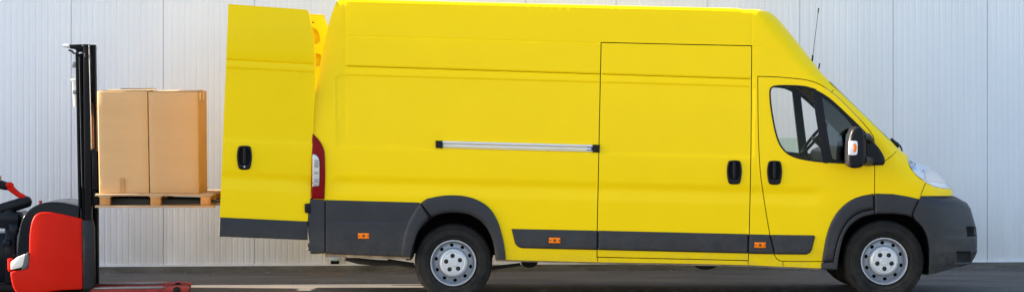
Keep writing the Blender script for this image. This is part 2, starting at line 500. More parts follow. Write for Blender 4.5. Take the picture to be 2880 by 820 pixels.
# silhouette: x, y, corner inset (px), corner depth (m)
SIL_R = [(866, 702, 1, 0), (868, 606, 1, 0), (874, 560, 1, 0), (878, 500, 1, 0), (878.5, 377, 1, 0), (881, 365, 1, 0),
         (885, 291, 1, 0), (890, 240, 1, 0), (898, 190, 1, 0), (910, 129, 1, 0), (923, 73, 1, 0), (934, 36, 1, 0), (944, 10, 3, 0), (955, -3, 9, .04)]
SIL_T = [(955, -3, 9, .04), (1078, 0, 9, .04), (1369, 7.5, 9, .04), (1733, 16.3, 9, .04), (1990, 22, 9, .04), (2073, 24, 10, .05), (2091, 27, 12, .06),
         (2108, 26.5, 16, .08), (2135, 27.5, 24, .11), (2162, 34, 36, .16), (2177, 43, 44, .20), (2194, 60, 44, .20), (2219, 90, 44, .20), (2250, 128, 44, .20),
         (2284, 172, 42, .19), (2311, 206, 36, .17), (2336, 231, 30, .15), (2366, 260, 26, .13), (2430, 322, 24, .13), (2503, 393, 26, .15), (2527, 418, 34, .2),
         (2553, 438, 48, .28), (2579, 453, 56, .32), (2600, 462, 60, .34), (2615, 466, 62, .34), (2630, 476, 64, .34), (2645, 489, 66, .35), (2660, 507, 68, .36),
         (2672, 524, 70, .36), (2678, 533, 74, .38), (2680, 550, 90, .42), (2687, 552, 100, .45), (2720, 570, 120, .5), (2730, 586, 130, .52), (2741, 624, 130, .52),
         (2746, 642, 130, .52), (2748.5, 668, 130, .52), (2748, 708, 126, .5), (2742, 721, 120, .48), (2732, 739, 100, .44), (2714, 746, 60, .34), (2673, 755, 26, .2),
         (2640, 765, 14, .1), (2607, 773, 10, .06), (2597, 771, 8, .05)]
SIL = SIL_R[:-1] + SIL_T
SILA = np.array(SIL)

def LN(x, a, b): return a[1] + (b[1] - a[1]) * (x - a[0]) / (b[0] - a[0])
G_L = ((974, 186), (2111, 222)); RT = ((946, 208), (2111, 241)); RB = ((939, 417), (2118, 446)); CR = ((960, 513), (2020, 539)); RC = ((960, 101), (1692, 122))

def flank_y(px):
    """how far the van's skin lies behind its widest plane at each measured point (m)"""
    x, y = px[:, 0], px[:, 1]
    t = np.clip((560 - y) / 560, 0, 1.1)
    T = 0.20 * t ** 2.0
    T = T + 0.02 * sm((y - 690) / 60)
    # plan taper of the nose
    T = T + 0.035 * np.clip((x - 2300) / 300, 0, 1.4) ** 1.6
    d, bi, bt = seg_dist(px, SIL, closed=False)
    bj = np.minimum(bi + 1, len(SIL) - 1)
    d0 = SILA[bi, 2] * (1 - bt) + SILA[bj, 2] * bt; ry = SILA[bi, 3] * (1 - bt) + SILA[bj, 3] * bt
    u = np.clip(1 - d / d0, 0, 1)
    fil = ry * (1 - np.sqrt(np.clip(1 - u * u, 0, 1)))
    xf = np.interp(y, [476, 489, 507, 524, 533, 550, 575], [2630, 2645, 2660, 2672, 2678, 2680.5, 2684])
    uh = np.clip(1 - (xf - x) / 95.0, 0, 1)
    wb = sm((y - 500) / 26) * sm((x - 2480) / 60) * sm((600 - y) / 20)
    fil = fil * (1 - wb) + wb * .40 * (1 - np.sqrt(np.clip(1 - uh * uh, 0, 1)))
    T = T + fil
    # recessed panel, crease, drip groove, roof cap joint
    yt = LN(x, *RT); yb = LN(x, *RB)
    cx_ = np.maximum(943 - x, x - 2124); cy_ = np.maximum(yt - y, y - yb); rr = 12.0
    ox, oy = np.maximum(cx_ + rr, 0), np.maximum(cy_ + rr, 0)
    sd = np.hypot(ox, oy) + np.minimum(np.maximum(cx_ + rr, cy_ + rr), 0) - rr
    band = np.where(y > 330, 9.0, 3.6)
    T = T + 0.0085 * sm(-sd / band)
    fade = sm((x - 925) / 30) * sm((2330 - x) / 60)
    q = y - LN(x, *CR)
    T = T + fade * 0.015 * np.where(q < 0, sm((q + 22) / 22), sm((36 - q) / 36))
    g = y - LN(x, *G_L); fg = sm((x - 955) / 18) * sm((2126 - x) / 6)
    T = T + fg * 0.010 * np.exp(-(g / 2.6) ** 2) + 0.004 * fg * sm((g + 1) / 3) * sm((14 - g) / 8)
    rcl = np.where(x < 2108, LN(x, *RC), 133 + np.maximum(x - 2130, 0) ** 2 / 330.0)
    q2 = y - rcl; fr = sm((x - 955) / 15) * sm((2215 - x) / 60) * np.where((x > 1689) & (x < 2118), 0.0, 1.0)
    T = T + fr * 0.004 * np.exp(-(q2 / 1.8) ** 2) - fr * 0.003 * sm((q2 + 2) / 4) * sm((60 - q2) / 60)
    # welded joint at the rear corner and at the front of the roof cap
    T = T + 0.0022 * np.exp(-((x - 970) / 2.2) ** 2) * sm((420 - y) / 60)
    T = T + 0.0022 * np.exp(-((x - 2114) / 2.0) ** 2) * sm((128 - y) / 4) * sm((y - 35) / 10)
    return T

def feature_points():
    pts = []
    for (a, b), offs in ((G_L, (-7, -5, -3.4, -2, -1, 0, 1, 2, 3.4, 5, 8, 12)), (RT, (-4, -1, 0, 1.2, 2.5, 4, 6, 10)), (RB, (-14, -10, -7, -5, -2.5, 0, 2, 5)),
                         (CR, (-26, -22, -16, -10, -4, 0, 6, 14, 22, 30, 36, 42)), (RC, (-5, -2.5, -1.2, 0, 1.2, 2.5, 5))):
        x1 = 2350 if (a, b) == CR else 2330 if (a, b) == RB else 1692 if (a, b) == RC else 2150
        for x in np.arange(930, x1, 15.0):
            for o in offs: pts.append((x, LN(x, a, b) + o))
    for x0 in (943, 2124):
        for y in np.arange(200, 460, 9.0):
            for o in (-7, -4, -2, 0, 2, 4, 7): pts.append((x0 + o, y))
    for x0 in (970, 2114):
        for y in np.arange(4, 420, 15.0):
            for o in (-4, -2, 0, 2, 4): pts.append((x0 + o, y))
    for x in np.arange(2130, 2230, 12.0):
        for o in (-4, -2, 0, 2, 4): pts.append((x, 133 + (x - 2130) ** 2 / 330 + o))
    nsil = len(pts)
    s = dens([p[:2] for p in SIL], 12, closed=False)
    for i in range(1, len(s) - 1):
        tx, ty = s[i + 1][0] - s[i - 1][0], s[i + 1][1] - s[i - 1][1]; L = math.hypot(tx, ty)
        nx, ny = -ty / L, tx / L
        dd, bi, bt = seg_dist(np.array([s[i]]), SIL, closed=False)
        d0 = SIL[bi[0]][2]
        if s[i][0] < 956 and s[i][1] > -2: continue
        for u in (.012, .04, .09, .16, .26, .38, .52, .68, .85, 1.02):
            pts.append((s[i][0] + nx * d0 * u, s[i][1] + ny * d0 * u))
    return np.array(pts), nsil
FEAT, NSIL = feature_points()

def flank(name, outline, holes=(), off=0.0, thick=0.02, step=24, mat=None, parent=None, mirror=False, band=False,
          pillow=0.0, pw=5.0, pill_lines=None, feats=True, yfn=None, ret_only=False, far_only=False, extra=None, clear=3.0):
    """one sheet of the van's side: traced outline, skin shape from flank_y, edges turned inwards"""
    yfn = yfn or flank_y
    st = min(step, 12)
    loops = [dens(list(outline), st)] + [dens(list(h), st) for h in holes]
    cons = []; verts = []
    for lp in loops:
        b0 = len(verts); verts += lp
        cons += [(b0 + i, b0 + (i + 1) % len(lp)) for i in range(len(lp))]
    xs = [p[0] for p in outline]; ys = [p[1] for p in outline]
    gx_, gy_ = np.meshgrid(np.arange(min(xs), max(xs), step), np.arange(min(ys), max(ys), step))
    free = np.stack([gx_.ravel() + (np.arange(gx_.size) % 2) * .3, gy_.ravel()], 1)
    sil = np.zeros(len(free), bool)
    if extra is not None and len(extra) and len(free):
        ex_ = np.array(extra); free = free[np.array([np.hypot(ex_[:, 0] - p[0], ex_[:, 1] - p[1]).min() > 13 for p in free])]
        sil = np.zeros(len(free), bool)
    if feats:
        k = np.ones(len(free), bool)
        for (a, b), lo, hi in ((G_L, -12, 16), (RT, -10, 15), (RB, -20, 10), (CR, -32, 48), (RC, -8, 8)):
            q = free[:, 1] - LN(free[:, 0], a, b); k &= ~((q > lo) & (q < hi) & (free[:, 0] > 925) & (free[:, 0] < 2330))
        free = free[k]
        ib = (FEAT[:, 0] > min(xs)) & (FEAT[:, 0] < max(xs)) & (FEAT[:, 1] > min(ys)) & (FEAT[:, 1] < max(ys))
        sil = np.concatenate([np.zeros(len(free), bool), (np.arange(len(FEAT)) >= NSIL)[ib]])
        free = np.concatenate([free, FEAT[ib]])
    dall = None
    if len(free):
        k = inside(free, loops[0])
        for h in loops[1:]: k &= ~inside(free, h)
        free = free[k]; sil = sil[k]
        dall = np.full(len(free), 1e9)
        for lp in loops: dall = np.minimum(dall, seg_dist(free, lp)[0])
        kk_ = (dall > clear) | (sil & (dall > .12))
        free = free[kk_]; dall = dall[kk_]
    rim = []
    if pillow:
        for lp in loops:
            for u in (.12, .3, .55, .8, 1.0):
                rim += grow(dens(lp, 9), -pw * u if lp is loops[0] else pw * u)
        rim = np.array(rim); k = inside(rim, loops[0])
        for h in loops[1:]: k &= ~inside(rim, h)
        rim = rim[k]; dd = np.full(len(rim), 1e9)
        for lp in loops: dd = np.minimum(dd, seg_dist(rim, lp)[0])
        rim = rim[dd > pw * .1]
        free = free[dall > pw * 1.15] if len(free) else free
        free = np.concatenate([free, rim]) if len(free) else rim
    if extra is not None and len(extra):
        free = np.concatenate([free, np.array(extra)]) if len(free) else np.array(extra)
    # thin out coincident points
    if len(free):
        key = np.round(free / 0.35).astype(int); _, ui = np.unique(key, axis=0, return_index=True); free = free[np.sort(ui)]
    allv = [Vector(v) for v in verts] + [Vector((float(a), float(b))) for a, b in free]
    ov, oe, of, *_r = delaunay_2d_cdt(allv, cons, [], 0, 1e-4)
    px = np.array([(v.x, v.y) for v in ov])
    cen = np.array([px[list(f)].mean(0) for f in of])
    k = inside(cen, loops[0])
    for h in loops[1:]: k &= ~inside(cen, h)
    Y = yfn(px) + off
    if pillow:
        dd = np.full(len(px), 1e9)
        if pill_lines:
            for pl in pill_lines: dd = np.minimum(dd, seg_dist(px, pl, closed=False)[0])
        else:
            for lp in loops: dd = np.minimum(dd, seg_dist(px, lp)[0])
        u = np.clip(1 - dd / pw, 0, 1)
        Y = Y - pillow * np.sqrt(np.clip(1 - u * u, 0, 1))
    bm = bmesh.new()
    bv = [bm.verts.new(P(px[i, 0], px[i, 1], Y[i])) for i in range(len(px))]
    for f, kk in zip(of, k):
        if kk:
            try: bm.faces.new([bv[i] for i in f])
            except ValueError: pass
    # face the camera
    bm.normal_update()
    for f in bm.faces:
        if f.normal.y > 0: f.normal_flip()
    bnd = [e for e in bm.edges if len(e.link_faces) == 1]
    idx = {v: i for i, v in enumerate(bv)}
    topd = seg_dist(px, [p[:2] for p in SIL_T], closed=False)[0]
    bandE = [e for e in bnd if band and topd[idx[e.verts[0]]] < .6 and topd[idx[e.verts[1]]] < .6]
    retE = [e for e in bnd if e not in set(bandE)]
    bandC = [(e.verts[0].co.copy(), e.verts[1].co.copy()) for e in bandE]
    if thick and retE:
        r = bmesh.ops.extrude_edge_only(bm, edges=retE)
        for g in r["geom"]:
            if isinstance(g, bmesh.types.BMVert): g.co.y += thick
    bmesh.ops.delete(bm, geom=[v for v in bm.verts if not v.link_faces], context='VERTS')
    if mirror or far_only:
        b2 = bm.copy()
        for v in b2.verts: v.co.y = W - v.co.y
        bmesh.ops.reverse_faces(b2, faces=b2.faces[:])
        if far_only: bm.free(); bm = b2
        else: merge_into(bm, b2)
    if bandC:
        ncol = 10
        for a, b in bandC:
            pa = [bm.verts.new((a.x, a.y + (W - 2 * a.y) * j / ncol, a.z)) for j in range(ncol + 1)]
            pb = [bm.verts.new((b.x, b.y + (W - 2 * b.y) * j / ncol, b.z)) for j in range(ncol + 1)]
            for j in range(ncol): bm.faces.new((pa[j], pb[j], pb[j + 1], pa[j + 1]))
        bmesh.ops.remove_doubles(bm, verts=bm.verts[:], dist=0.0004)
        bmesh.ops.recalc_face_normals(bm, faces=bm.faces[:])
    return link(name, bm, mat, parent)

SLIDE = [(1692, 121), (1900, 126), (2113, 130.3), (2111, 410), (2109.5, 500), (2106, 656), (2103.5, 730), (1680.5, 720.5), (1681, 645), (1685.6, 430), (1690, 210)]
DOOR_TOP = [(2132.5, 216), (2179.6, 217), (2233, 221.5), (2268, 225.5), (2296.6, 234), (2318, 245), (2341, 262), (2366, 283), (2398, 316), (2431, 351), (2447.5, 371), (2456, 385), (2459, 402)]
ARCH_LINE = [(2458, 587), (2419, 594), (2390, 612), (2366, 647), (2352, 688), (2343, 733)]
DOOR_LEFT = [(2200, 732.5), (2188.5, 729.5), (2177, 712), (2166, 656), (2156, 600), (2144.5, 522), (2139, 480), (2135, 410), (2133.2, 340)]
DOOR = smooth_poly(DOOR_TOP[:1] + DOOR_TOP[1:] + [(2459, 480)] + ARCH_LINE + DOOR_LEFT, 50, 2)
ARCH_F = [(2355, 749), (2360, 712), (2368, 675), (2382, 643), (2403, 622), (2427, 608), (2460, 601), (2509, 600), (2546, 604), (2566, 610), (2587, 626), (2603, 647), (2612, 671), (2616, 704), (2615.5, 757), (2613, 772)]
ARCH_R = [(1154.5, 723), (1159, 700), (1168.6, 666), (1182, 639), (1201, 618), (1224, 605), (1254.6, 597), (1293, 597), (1323, 603), (1350, 618), (1369, 639), (1382.6, 666), (1390, 693), (1393.5, 729)]
ARCH_F = smooth_poly(ARCH_F, 50, 2, False); ARCH_R = smooth_poly(ARCH_R, 50, 2, False)
BUMP_SEAM = [(2567, 600), (2586, 558.5), (2589.5, 549.5)]
HEAD_LOW = [(2676, 531), (2645, 529), (2624, 523), (2604, 513), (2585, 500), (2570, 485), (2559, 470), (2553, 452), (2553, 438)]
WIN = smooth_poly([(2163, 262), (2165, 248), (2175, 239.5), (2222, 238.5), (2263, 241), (2284, 247), (2325, 268), (2357.5, 296), (2390, 327), (2415, 351), (2447.5, 385), (2459, 399),
                   (2459, 465), (2435, 465.4), (2382, 460), (2329, 457.6), (2284, 453.5), (2243, 446), (2214, 434), (2194, 413), (2181, 380.6), (2171, 331.5), (2165, 290.5)], 60, 2)
SILT = [p[:2] for p in SIL_T]
SIL_top = SILT[:SILT.index((2553, 438)) + 1]

van = empty("delivery_van", (1.2, 1.0, 0))
tag(van, "bright yellow high-roof delivery van with dark grey lower trim and its rear doors swung open", "van")

BODY_BOTTOM = [(914, 713), (1154, 722)]
body_out = ([(882, 704), (884, 610), (886, 566), (880, 556)] + [p[:2] for p in SIL_R[3:-1]] + SIL_top + HEAD_LOW[::-1][1:] + [(2677, 533.5), (2679.5, 549.8), (2589.5, 550)]
            + BUMP_SEAM[::-1][1:] + [(2566, 610)])
# drop the arch from its seam with the bumper back to the foot
af = [p for p in ARCH_F if p[0] < 2565]
body_out += af[::-1] + [(2354, 757), (2307.5, 753), (2104, 744), (1900, 739.4), (1681, 736), (1423, 729.5)] + ARCH_R[::-1] + BODY_BOTTOM[::-1] + [(886, 711)]
flank("body", body_out, [grow(SLIDE, 2.6), grow(DOOR, 2.3)], mat=YEL, parent=van, mirror=False, band=True, thick=0.025)
# far flank: one sheet with the cab window left open
flank("far_side_panel", body_out, [grow(WIN, -4)], mat=YEL, parent=van, far_only=True, thick=0.025)
flank("sliding_door", SLIDE, mat=YEL, parent=van, thick=0.03)
fdoor = flank("front_door", DOOR, [grow(WIN, -3)], mat=YEL, parent=van, thick=0.04)
# the dark space behind the shut lines
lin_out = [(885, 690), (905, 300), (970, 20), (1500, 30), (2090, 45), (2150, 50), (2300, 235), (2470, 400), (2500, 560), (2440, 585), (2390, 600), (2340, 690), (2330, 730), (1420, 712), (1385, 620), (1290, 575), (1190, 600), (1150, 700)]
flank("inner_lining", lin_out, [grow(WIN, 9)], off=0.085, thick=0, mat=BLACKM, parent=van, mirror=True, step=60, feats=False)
# floor, bulkhead and roof lining
bm = bmesh.new()
def world_box(bm, sx0, sx1, sy0, sy1, y0, y1, bev=0.0):
    a = P(sx0, sy0, 0.2); b = P(sx1, sy1, 0.2); add_box(bm, a.x, b.x, y0, y1, b.z, a.z, bev)
world_box(bm, 905, 2090, 572, 590, .08, W - .08); world_box(bm, 2090, 2330, 572, 592, .08, W - .08)
link_split("load_floor", bm, INNER, van)
bm = bmesh.new(); add_prism(bm, [(2092, 60), (2098, 60), (2110, 640), (2104, 640)], .16, W - .16); link("bulkhead", bm, INNER, van)
bm = bmesh.new()
add_prism(bm, [(918, 702), (1140, 711), (1140, 690), (918, 680)], .12, W - .12, .01)
add_prism(bm, [(1150, 712), (1395, 716), (1395, 690), (1150, 690)], .66, W - .66, .01)
add_prism(bm, [(1405, 716), (2300, 744), (2330, 720), (1405, 690)], .12, W - .12, .01)
add_prism(bm, [(2330, 720), (2600, 700), (2600, 640), (2330, 640)], .55, W - .55, .02)
link_split("underbody", bm, UNDER, van)
# rear opening frame
bm = bmesh.new()
for s in (0, 1):
    pts = [(893, 690), (901, 300), (925, 110), (952, 22), (975, 26), (940, 130), (925, 300), (925, 690)]
    b = bmesh.new(); add_prism(b, pts, .27, .33, .01, at=.2)
    if s:
        for v in b.verts: v.co.y = W - v.co.y
        bmesh.ops.reverse_faces(b, faces=b.faces[:])
    merge_into(bm, b)
add_prism(bm, [(958, 14), (990, 14), (990, 34), (958, 36)], .3, W - .3, .01, at=.25)
link("rear_door_frame", bm, YEL, van)

# windows of the near door
frame = flank("window_frame", WIN, [grow(WIN, -4.5)], off=-0.004, thick=0.05, mat=BLACKP, parent=fdoor, feats=False, clear=1.0)
divider = flank("window_divider", [(2283, 246), (2296, 251), (2329, 459), (2315.5, 458)], off=0.0, thick=0.03, mat=BLACKP, parent=fdoor, feats=False)
QUART = smooth_poly([(2312, 274), (2337, 291), (2366, 318), (2397, 352), (2412, 375), (2425, 440), (2415, 453), (2346, 450), (2338, 440)], 60, 2)
qf = flank("quarter_window_border", [(2296, 251), (2325, 269), (2357, 297), (2415, 352), (2457, 398), (2457, 463.5), (2435, 464), (2382, 458.5), (2329, 458)], [QUART], off=0.006, thick=0.01, mat=BLACKP, parent=fdoor, feats=False)
flank("quarter_glass", grow(QUART, 2), off=0.010, thick=0, mat=TINT, parent=qf, feats=False)
sw = smooth_poly([(2168, 262), (2172, 245), (2222, 243), (2263, 246), (2284, 251), (2316, 456), (2284, 451), (2243, 443), (2216, 431), (2198, 411), (2185, 379), (2175, 331), (2169, 290)], 60, 2)
flank("door_glass", sw, off=0.014, thick=0, mat=GLASS, parent=fdoor, feats=False)
# far cab window
ff = flank("far_window_frame", WIN, [grow(WIN, -9)], off=0.0, thick=0.06, mat=BLACKP, parent=van, feats=False, clear=1.0, far_only=True)
flank("far_window_divider", [(2291, 248), (2317, 262), (2345, 459), (2319, 458)], off=0.0, thick=0.06, mat=BLACKP, parent=ff, feats=False, far_only=True)
flank("far_window_glass", [(2187, 402), (2318, 402), (2318, 452), (2284, 451), (2243, 443), (2216, 431), (2198, 411), (2185, 379)], off=0.02, thick=0.004, mat=glass_material("green_window_glass", (.74, .88, .78), 1.0), parent=ff, feats=False, far_only=True)
# cab: dashboard, steering wheel, seats
bm = bmesh.new(); add_prism(bm, [(2325, 560), (2318, 470), (2332, 432), (2365, 418), (2470, 424), (2480, 560)], .14, W - .14, .02, at=.5); link("dashboard", bm, BLACKP, van)
bm = bmesh.new()
c = P(2290, 388, 1.5); nrm = (P(2300, 362, 1.5) - P(2262, 408, 1.5)).normalized(); ax2 = Vector((0, 1, 0))
ring = [c + (nrm * math.cos(a) + ax2 * math.sin(a)) * .19 for a in np.linspace(0, 2 * math.pi, 33)]
add_tube(bm, ring, .016, 8, cap=False); add_tube(bm, [c, P(2345, 440, 1.5)], .03, 8); add_tube(bm, [c - ax2 * .18, c, c + ax2 * .18], .014, 8)
link("steering_wheel", bm, BLACKP, van)
for yy in (.35, 1.3):
    bm = bmesh.new()
    add_prism(bm, [(2120, 560), (2112, 470), (2116, 455), (2132, 455), (2150, 535), (2245, 545), (2252, 570), (2240, 585), (2130, 585)], yy, yy + .46, .02, at=.6)
    link("seat", bm, INNER, van)

# windscreen standing just proud of the pillars
bm = bmesh.new()
add_prism(bm, [(2335, 229.5), (2338, 228.5), (2366, 255.5), (2430, 317.5), (2505, 389), (2504, 394), (2430, 323), (2366, 261)], .14, W - .14, .003, at=.14)
link("windscreen", bm, material("windscreen_glass", (.52, .60, .66), rough=.08, spec=.8), van)
bm = bmesh.new()
add_tube(bm, [P(2504, 392, .25), P(2520, 405, .25), P(2526, 414, .25)], .022, 8)
add_tube(bm, [P(2515, 408, .3), P(2524, 402, .3), P(2533, 412, .3), P(2538, 425, .3)], [.008, .012, .009, .006], 8)
add_box(bm, P(2506, 0, 0).x, P(2528, 0, 0).x, .22, W - .22, P(0, 412, .3).z, P(0, 402, .3).z, .006)
link("wiper", bm, BLACKP, van)
for yy, a, b_ in ((.32, (2284, 173), (2302.5, 23)), (1.7, (2303, 193), (2305.3, 178))):
    bm = bmesh.new(); p0, p1 = P(*a, yy), P(*b_, yy)
    if yy < 1: add_tube(bm, [p0, p0.lerp(p1, .12)], .008, 8); add_tube(bm, [p0.lerp(p1, .12), p0.lerp(p1, .9)], .003, 6); add_tube(bm, [p0.lerp(p1, .9), p1], .006, 8)
    else: add_tube(bm, [p0 - Vector((0, 0, .25)), p0], .003, 6); add_tube(bm, [p0, p1], .007, 8)
    link("antenna", bm, BLACKP, van)

# black backing strips for the shade in the joints of the dark trims
flank("joint_shade", [(2158, 660), (2172, 660), (2184, 712), (2170, 712)], off=-.001, thick=0, mat=BLACKM, parent=van, feats=False, step=60)
flank("joint_shade", [(1677, 649), (1686, 649), (1686, 700), (1676, 700)], off=-.001, thick=0, mat=BLACKM, parent=van, feats=False, step=60)
flank("joint_shade", [(2101, 659), (2110, 659), (2109, 710), (2100, 710)], off=-.001, thick=0, mat=BLACKM, parent=van, feats=False, step=60)
flank("joint_shade", [(909, 566), (922, 566), (922, 708), (909, 708)], off=-.003, thick=0, mat=BLACKM, parent=van, feats=False, step=60)
flank("joint_shade", [(1186, 570), (1224, 602), (1200, 626), (1176, 650), (1160, 700), (1140, 700), (1150, 640), (1170, 592)], off=-.003, thick=0, mat=BLACKM, parent=van, feats=False, step=40)
flank("joint_shade", smooth_poly([(2452, 548), (2419, 556), (2390, 570), (2368, 588), (2348, 617), (2332, 656), (2322, 700), (2318, 730), (2314, 752), (2350, 752)], 50, 1, False) + [p for p in ARCH_F if p[0] < 2566] + [(2578, 560), (2550, 556), (2509, 549), (2470, 548)], off=-.003, thick=0, mat=BLACKM, parent=van, feats=False, step=40)
# dark lower mouldings
T1 = [(1438, 642), (1680.7, 647), (1679, 702), (1468, 697), (1456, 693), (1448, 683)]
T2 = [(1682.8, 647), (2104, 656.7), (2103, 712), (1682, 702)]
T3 = [(2106.5, 657), (2165, 658.5), (2177.7, 714), (2105.5, 712.6)]
T4 = [(2166.6, 658.6), (2289, 660), (2293, 664), (2284, 701), (2278, 710), (2268, 715), (2179.2, 714.2)]
tr = [flank("side_moulding", t, off=0.004, pillow=.024, pw=6.0, thick=.01, mat=DARKP, parent=p, feats=False, step=30)
      for t, p in ((T1, van), (T2, bpy.data.objects["sliding_door"]), (T3, van), (T4, fdoor))]
CLAD = [(915, 561), (1178, 568.2), (1184, 572), (1208, 606), (1195, 622), (1178, 644), (1166, 670), (1154, 722), (915, 713)]
def clad_y(px):
    x, y = px[:, 0], px[:, 1]
    return flank_y(px) - .007 * sm((y - 624 - .004 * (x - 940)) / 6) * sm((x - 925) / 20)
clad = flank("rear_cladding", CLAD, off=0.004, pillow=.022, pw=5.0, thick=.01, mat=DARKP, parent=van, feats=False, step=30, yfn=clad_y,
             extra=[(x, y) for x in range(930, 1150, 12) for y in (618, 622, 624, 626, 628, 630, 632, 638)])
AR_O = [(1127, 718), (1130, 676), (1137, 650), (1146, 626), (1161, 596), (1181, 570), (1200.5, 558), (1240, 549.3), (1273, 547.5), (1312, 550.5), (1352, 564.5), (1380, 586), (1399, 617), (1410, 650.5), (1419, 690), (1423, 729)]
ar_l = [p for p in ARCH_R if p[0] < 1209]; ar_r = [p for p in ARCH_R if p[0] > 1212]
ao_l = smooth_poly(AR_O[:6], 50, 2, False) + [(1181.8, 570.8)]; ao_r = [(1184, 569)] + smooth_poly(AR_O[6:], 50, 2, False)
flank("rear_wheel_arch_trim", ao_l + ar_l[::-1], off=-0.012, pillow=.024, pw=13, pill_lines=[ao_l, ar_l], thick=.05, mat=DARKP, parent=van, feats=False, step=30)
flank("rear_wheel_arch_trim", ao_r + ar_r[::-1], off=-0.012, pillow=.024, pw=13, pill_lines=[ao_r, ar_r], thick=.05, mat=DARKP, parent=van, feats=False, step=30)
AF_O = [(2311, 737), (2317, 696), (2325, 655), (2341, 614), (2362, 585.5), (2386, 565), (2415, 551), (2457, 543.5)]
flank("front_wheel_arch_trim", smooth_poly(AF_O, 50, 2, False) + smooth_poly([(2457, 586), (2419, 593), (2390, 611), (2366, 646), (2351.5, 688), (2343, 733)], 50, 2, False) + [(2340, 733.5)],
      off=0.0, pillow=.022, pw=11, thick=.03, mat=DARKP, parent=fdoor, feats=False, step=30)
flank("front_wheel_arch_lip", [(2310, 738), (2345, 735.5)] + smooth_poly([(2344, 734), (2353, 689), (2367, 648), (2391, 613.5), (2420, 596), (2459, 588.5)], 50, 2, False) + [(2459.5, 601)] + [p for p in ARCH_F if p[0] < 2459][::-1] + [(2354, 757.5), (2309, 756)],
      off=-0.004, pillow=.014, pw=5, thick=.05, mat=DARKP, parent=van, feats=False, step=30, clear=1.5)
FEN = [(2460, 543.5), (2509, 544.5), (2550, 551), (2587, 559.5), (2569, 599), (2566, 610), (2546, 604), (2509, 600), (2460.5, 601)]
flank("fender_trim", FEN, off=-0.004, pillow=.02, pw=8, thick=.05, mat=DARKP, parent=van, feats=False, step=30)
bs = [(2591, 551), (2680.5, 551)]
i0 = SILT.index((2687, 552))
bump_out = bs + SILT[i0:] + [(2613, 771)] + [p for p in ARCH_F if p[0] > 2570][::-1] + [(2569, 601), (2588, 559)]
NOTCH = smooth_poly([(2717, 636), (2744, 636.5), (2747.5, 664), (2719, 665)], 120, 0)
FOG = smooth_poly([(2690, 706), (2728, 705), (2731, 712), (2722, 738), (2690, 739), (2687, 732), (2687, 712)], 100, 1)
BF = np.array([(540, 2668), (550, 2684), (556, 2696), (570, 2720), (586, 2730.5), (624, 2741.5), (642, 2746), (668, 2748.5), (690, 2748.5), (708, 2748), (721, 2742), (739, 2733), (746, 2728), (775, 2716)])
def bump_y(px):
    x, s = px[:, 0], px[:, 1]
    xf = np.interp(s, BF[:, 0], BF[:, 1])
    u = np.clip(1 - (xf - x) / 135.0, 0, 1)
    y = -.008 + .02 * sm((s - 735) / 40) + .05 * sm((572 - s) / 24) * sm((x - 2600) / 90) + .52 * (1 - np.sqrt(np.clip(1 - u * u, 0, 1)))
    y = y + .05 * sm((x - 2715) / 5) * sm((s - 635) / 4) * sm((666 - s) / 4)
    dfog = np.maximum(np.maximum(2689 - x, x - 2728), np.maximum(707 - s, s - 738))
    y = y + .05 * sm((2 - dfog) / 5)
    return y - .008 * sm((s - 662) / 6) * sm((715 - s) / 45) * sm((x - 2640) / 50)
ex = [(x, y) for x in list(np.arange(2570, 2640, 12.0)) + list(np.arange(2640, 2750, 3.0)) for y in list(np.arange(552, 630, 8.0)) + list(np.arange(630, 672, 3.0)) + list(np.arange(676, 702, 6.0)) + list(np.arange(702, 770, 3.0))]
ex = np.array(ex); k = inside(ex, bump_out); ex = ex[k]; ex = ex[seg_dist(ex, bump_out)[0] > 2]
flank("front_bumper", bump_out, mat=DARKP, parent=van, mirror=True, band=True, thick=.05, yfn=bump_y, extra=ex, step=400, feats=False)
FOGM = material('recess_plastic', (.018, .017, .018), rough=.7, spec=.2)
for nm, pts in (("upper_intake", [(2718, 637), (2743, 637.5), (2746, 663), (2719, 664)]), ("fog_lamp_recess", [(2691, 708), (2724, 708), (2723, 736), (2691, 737)])):
    flank(nm, pts, off=-.003, thick=0, mat=BLACKM if nm[0] == 'u' else FOGM, parent=bpy.data.objects["front_bumper"], feats=False, step=4, yfn=bump_y)
# rear bumper corner
RBP = [(872, 558), (914, 561), (914, 712), (884, 711), (864.5, 702), (865, 686), (870.5, 681), (867, 655), (865.5, 606)]
flank("rear_bumper", RBP, off=0.0, pillow=.016, pw=4, thick=.30, mat=DARKP, parent=van, feats=False, step=14)
bm = bmesh.new(); add_box(bm, P(872, 0, .3).x, P(905, 0, .3).x, .25, W - .02, P(0, 712, .3).z, P(0, 690, .3).z, .015); link("rear_step", bm, DARKP, van)
bm = bmesh.new(); add_prism(bm, [(856.5, 572), (872, 571), (873, 600), (857, 597)], -.03, .05, .008); link("door_check", bm, BLACKP, van)
bm = bmesh.new()
add_prism(bm, [(913, 711), (972, 713), (972, 723), (915, 722)], .03, .1, .003); add_prism(bm, [(973.5, 714), (1154, 722), (1152, 727.5), (973.5, 723.5)], .03, .1, .003)
add_prism(bm, [(1394, 729), (1681, 736), (2104, 744), (2307, 752.5), (2306, 757), (2100, 748.5), (1681, 740), (1394, 733)], .04, .09, .002)
link_split("sill_flange", bm, DIRTST, van)
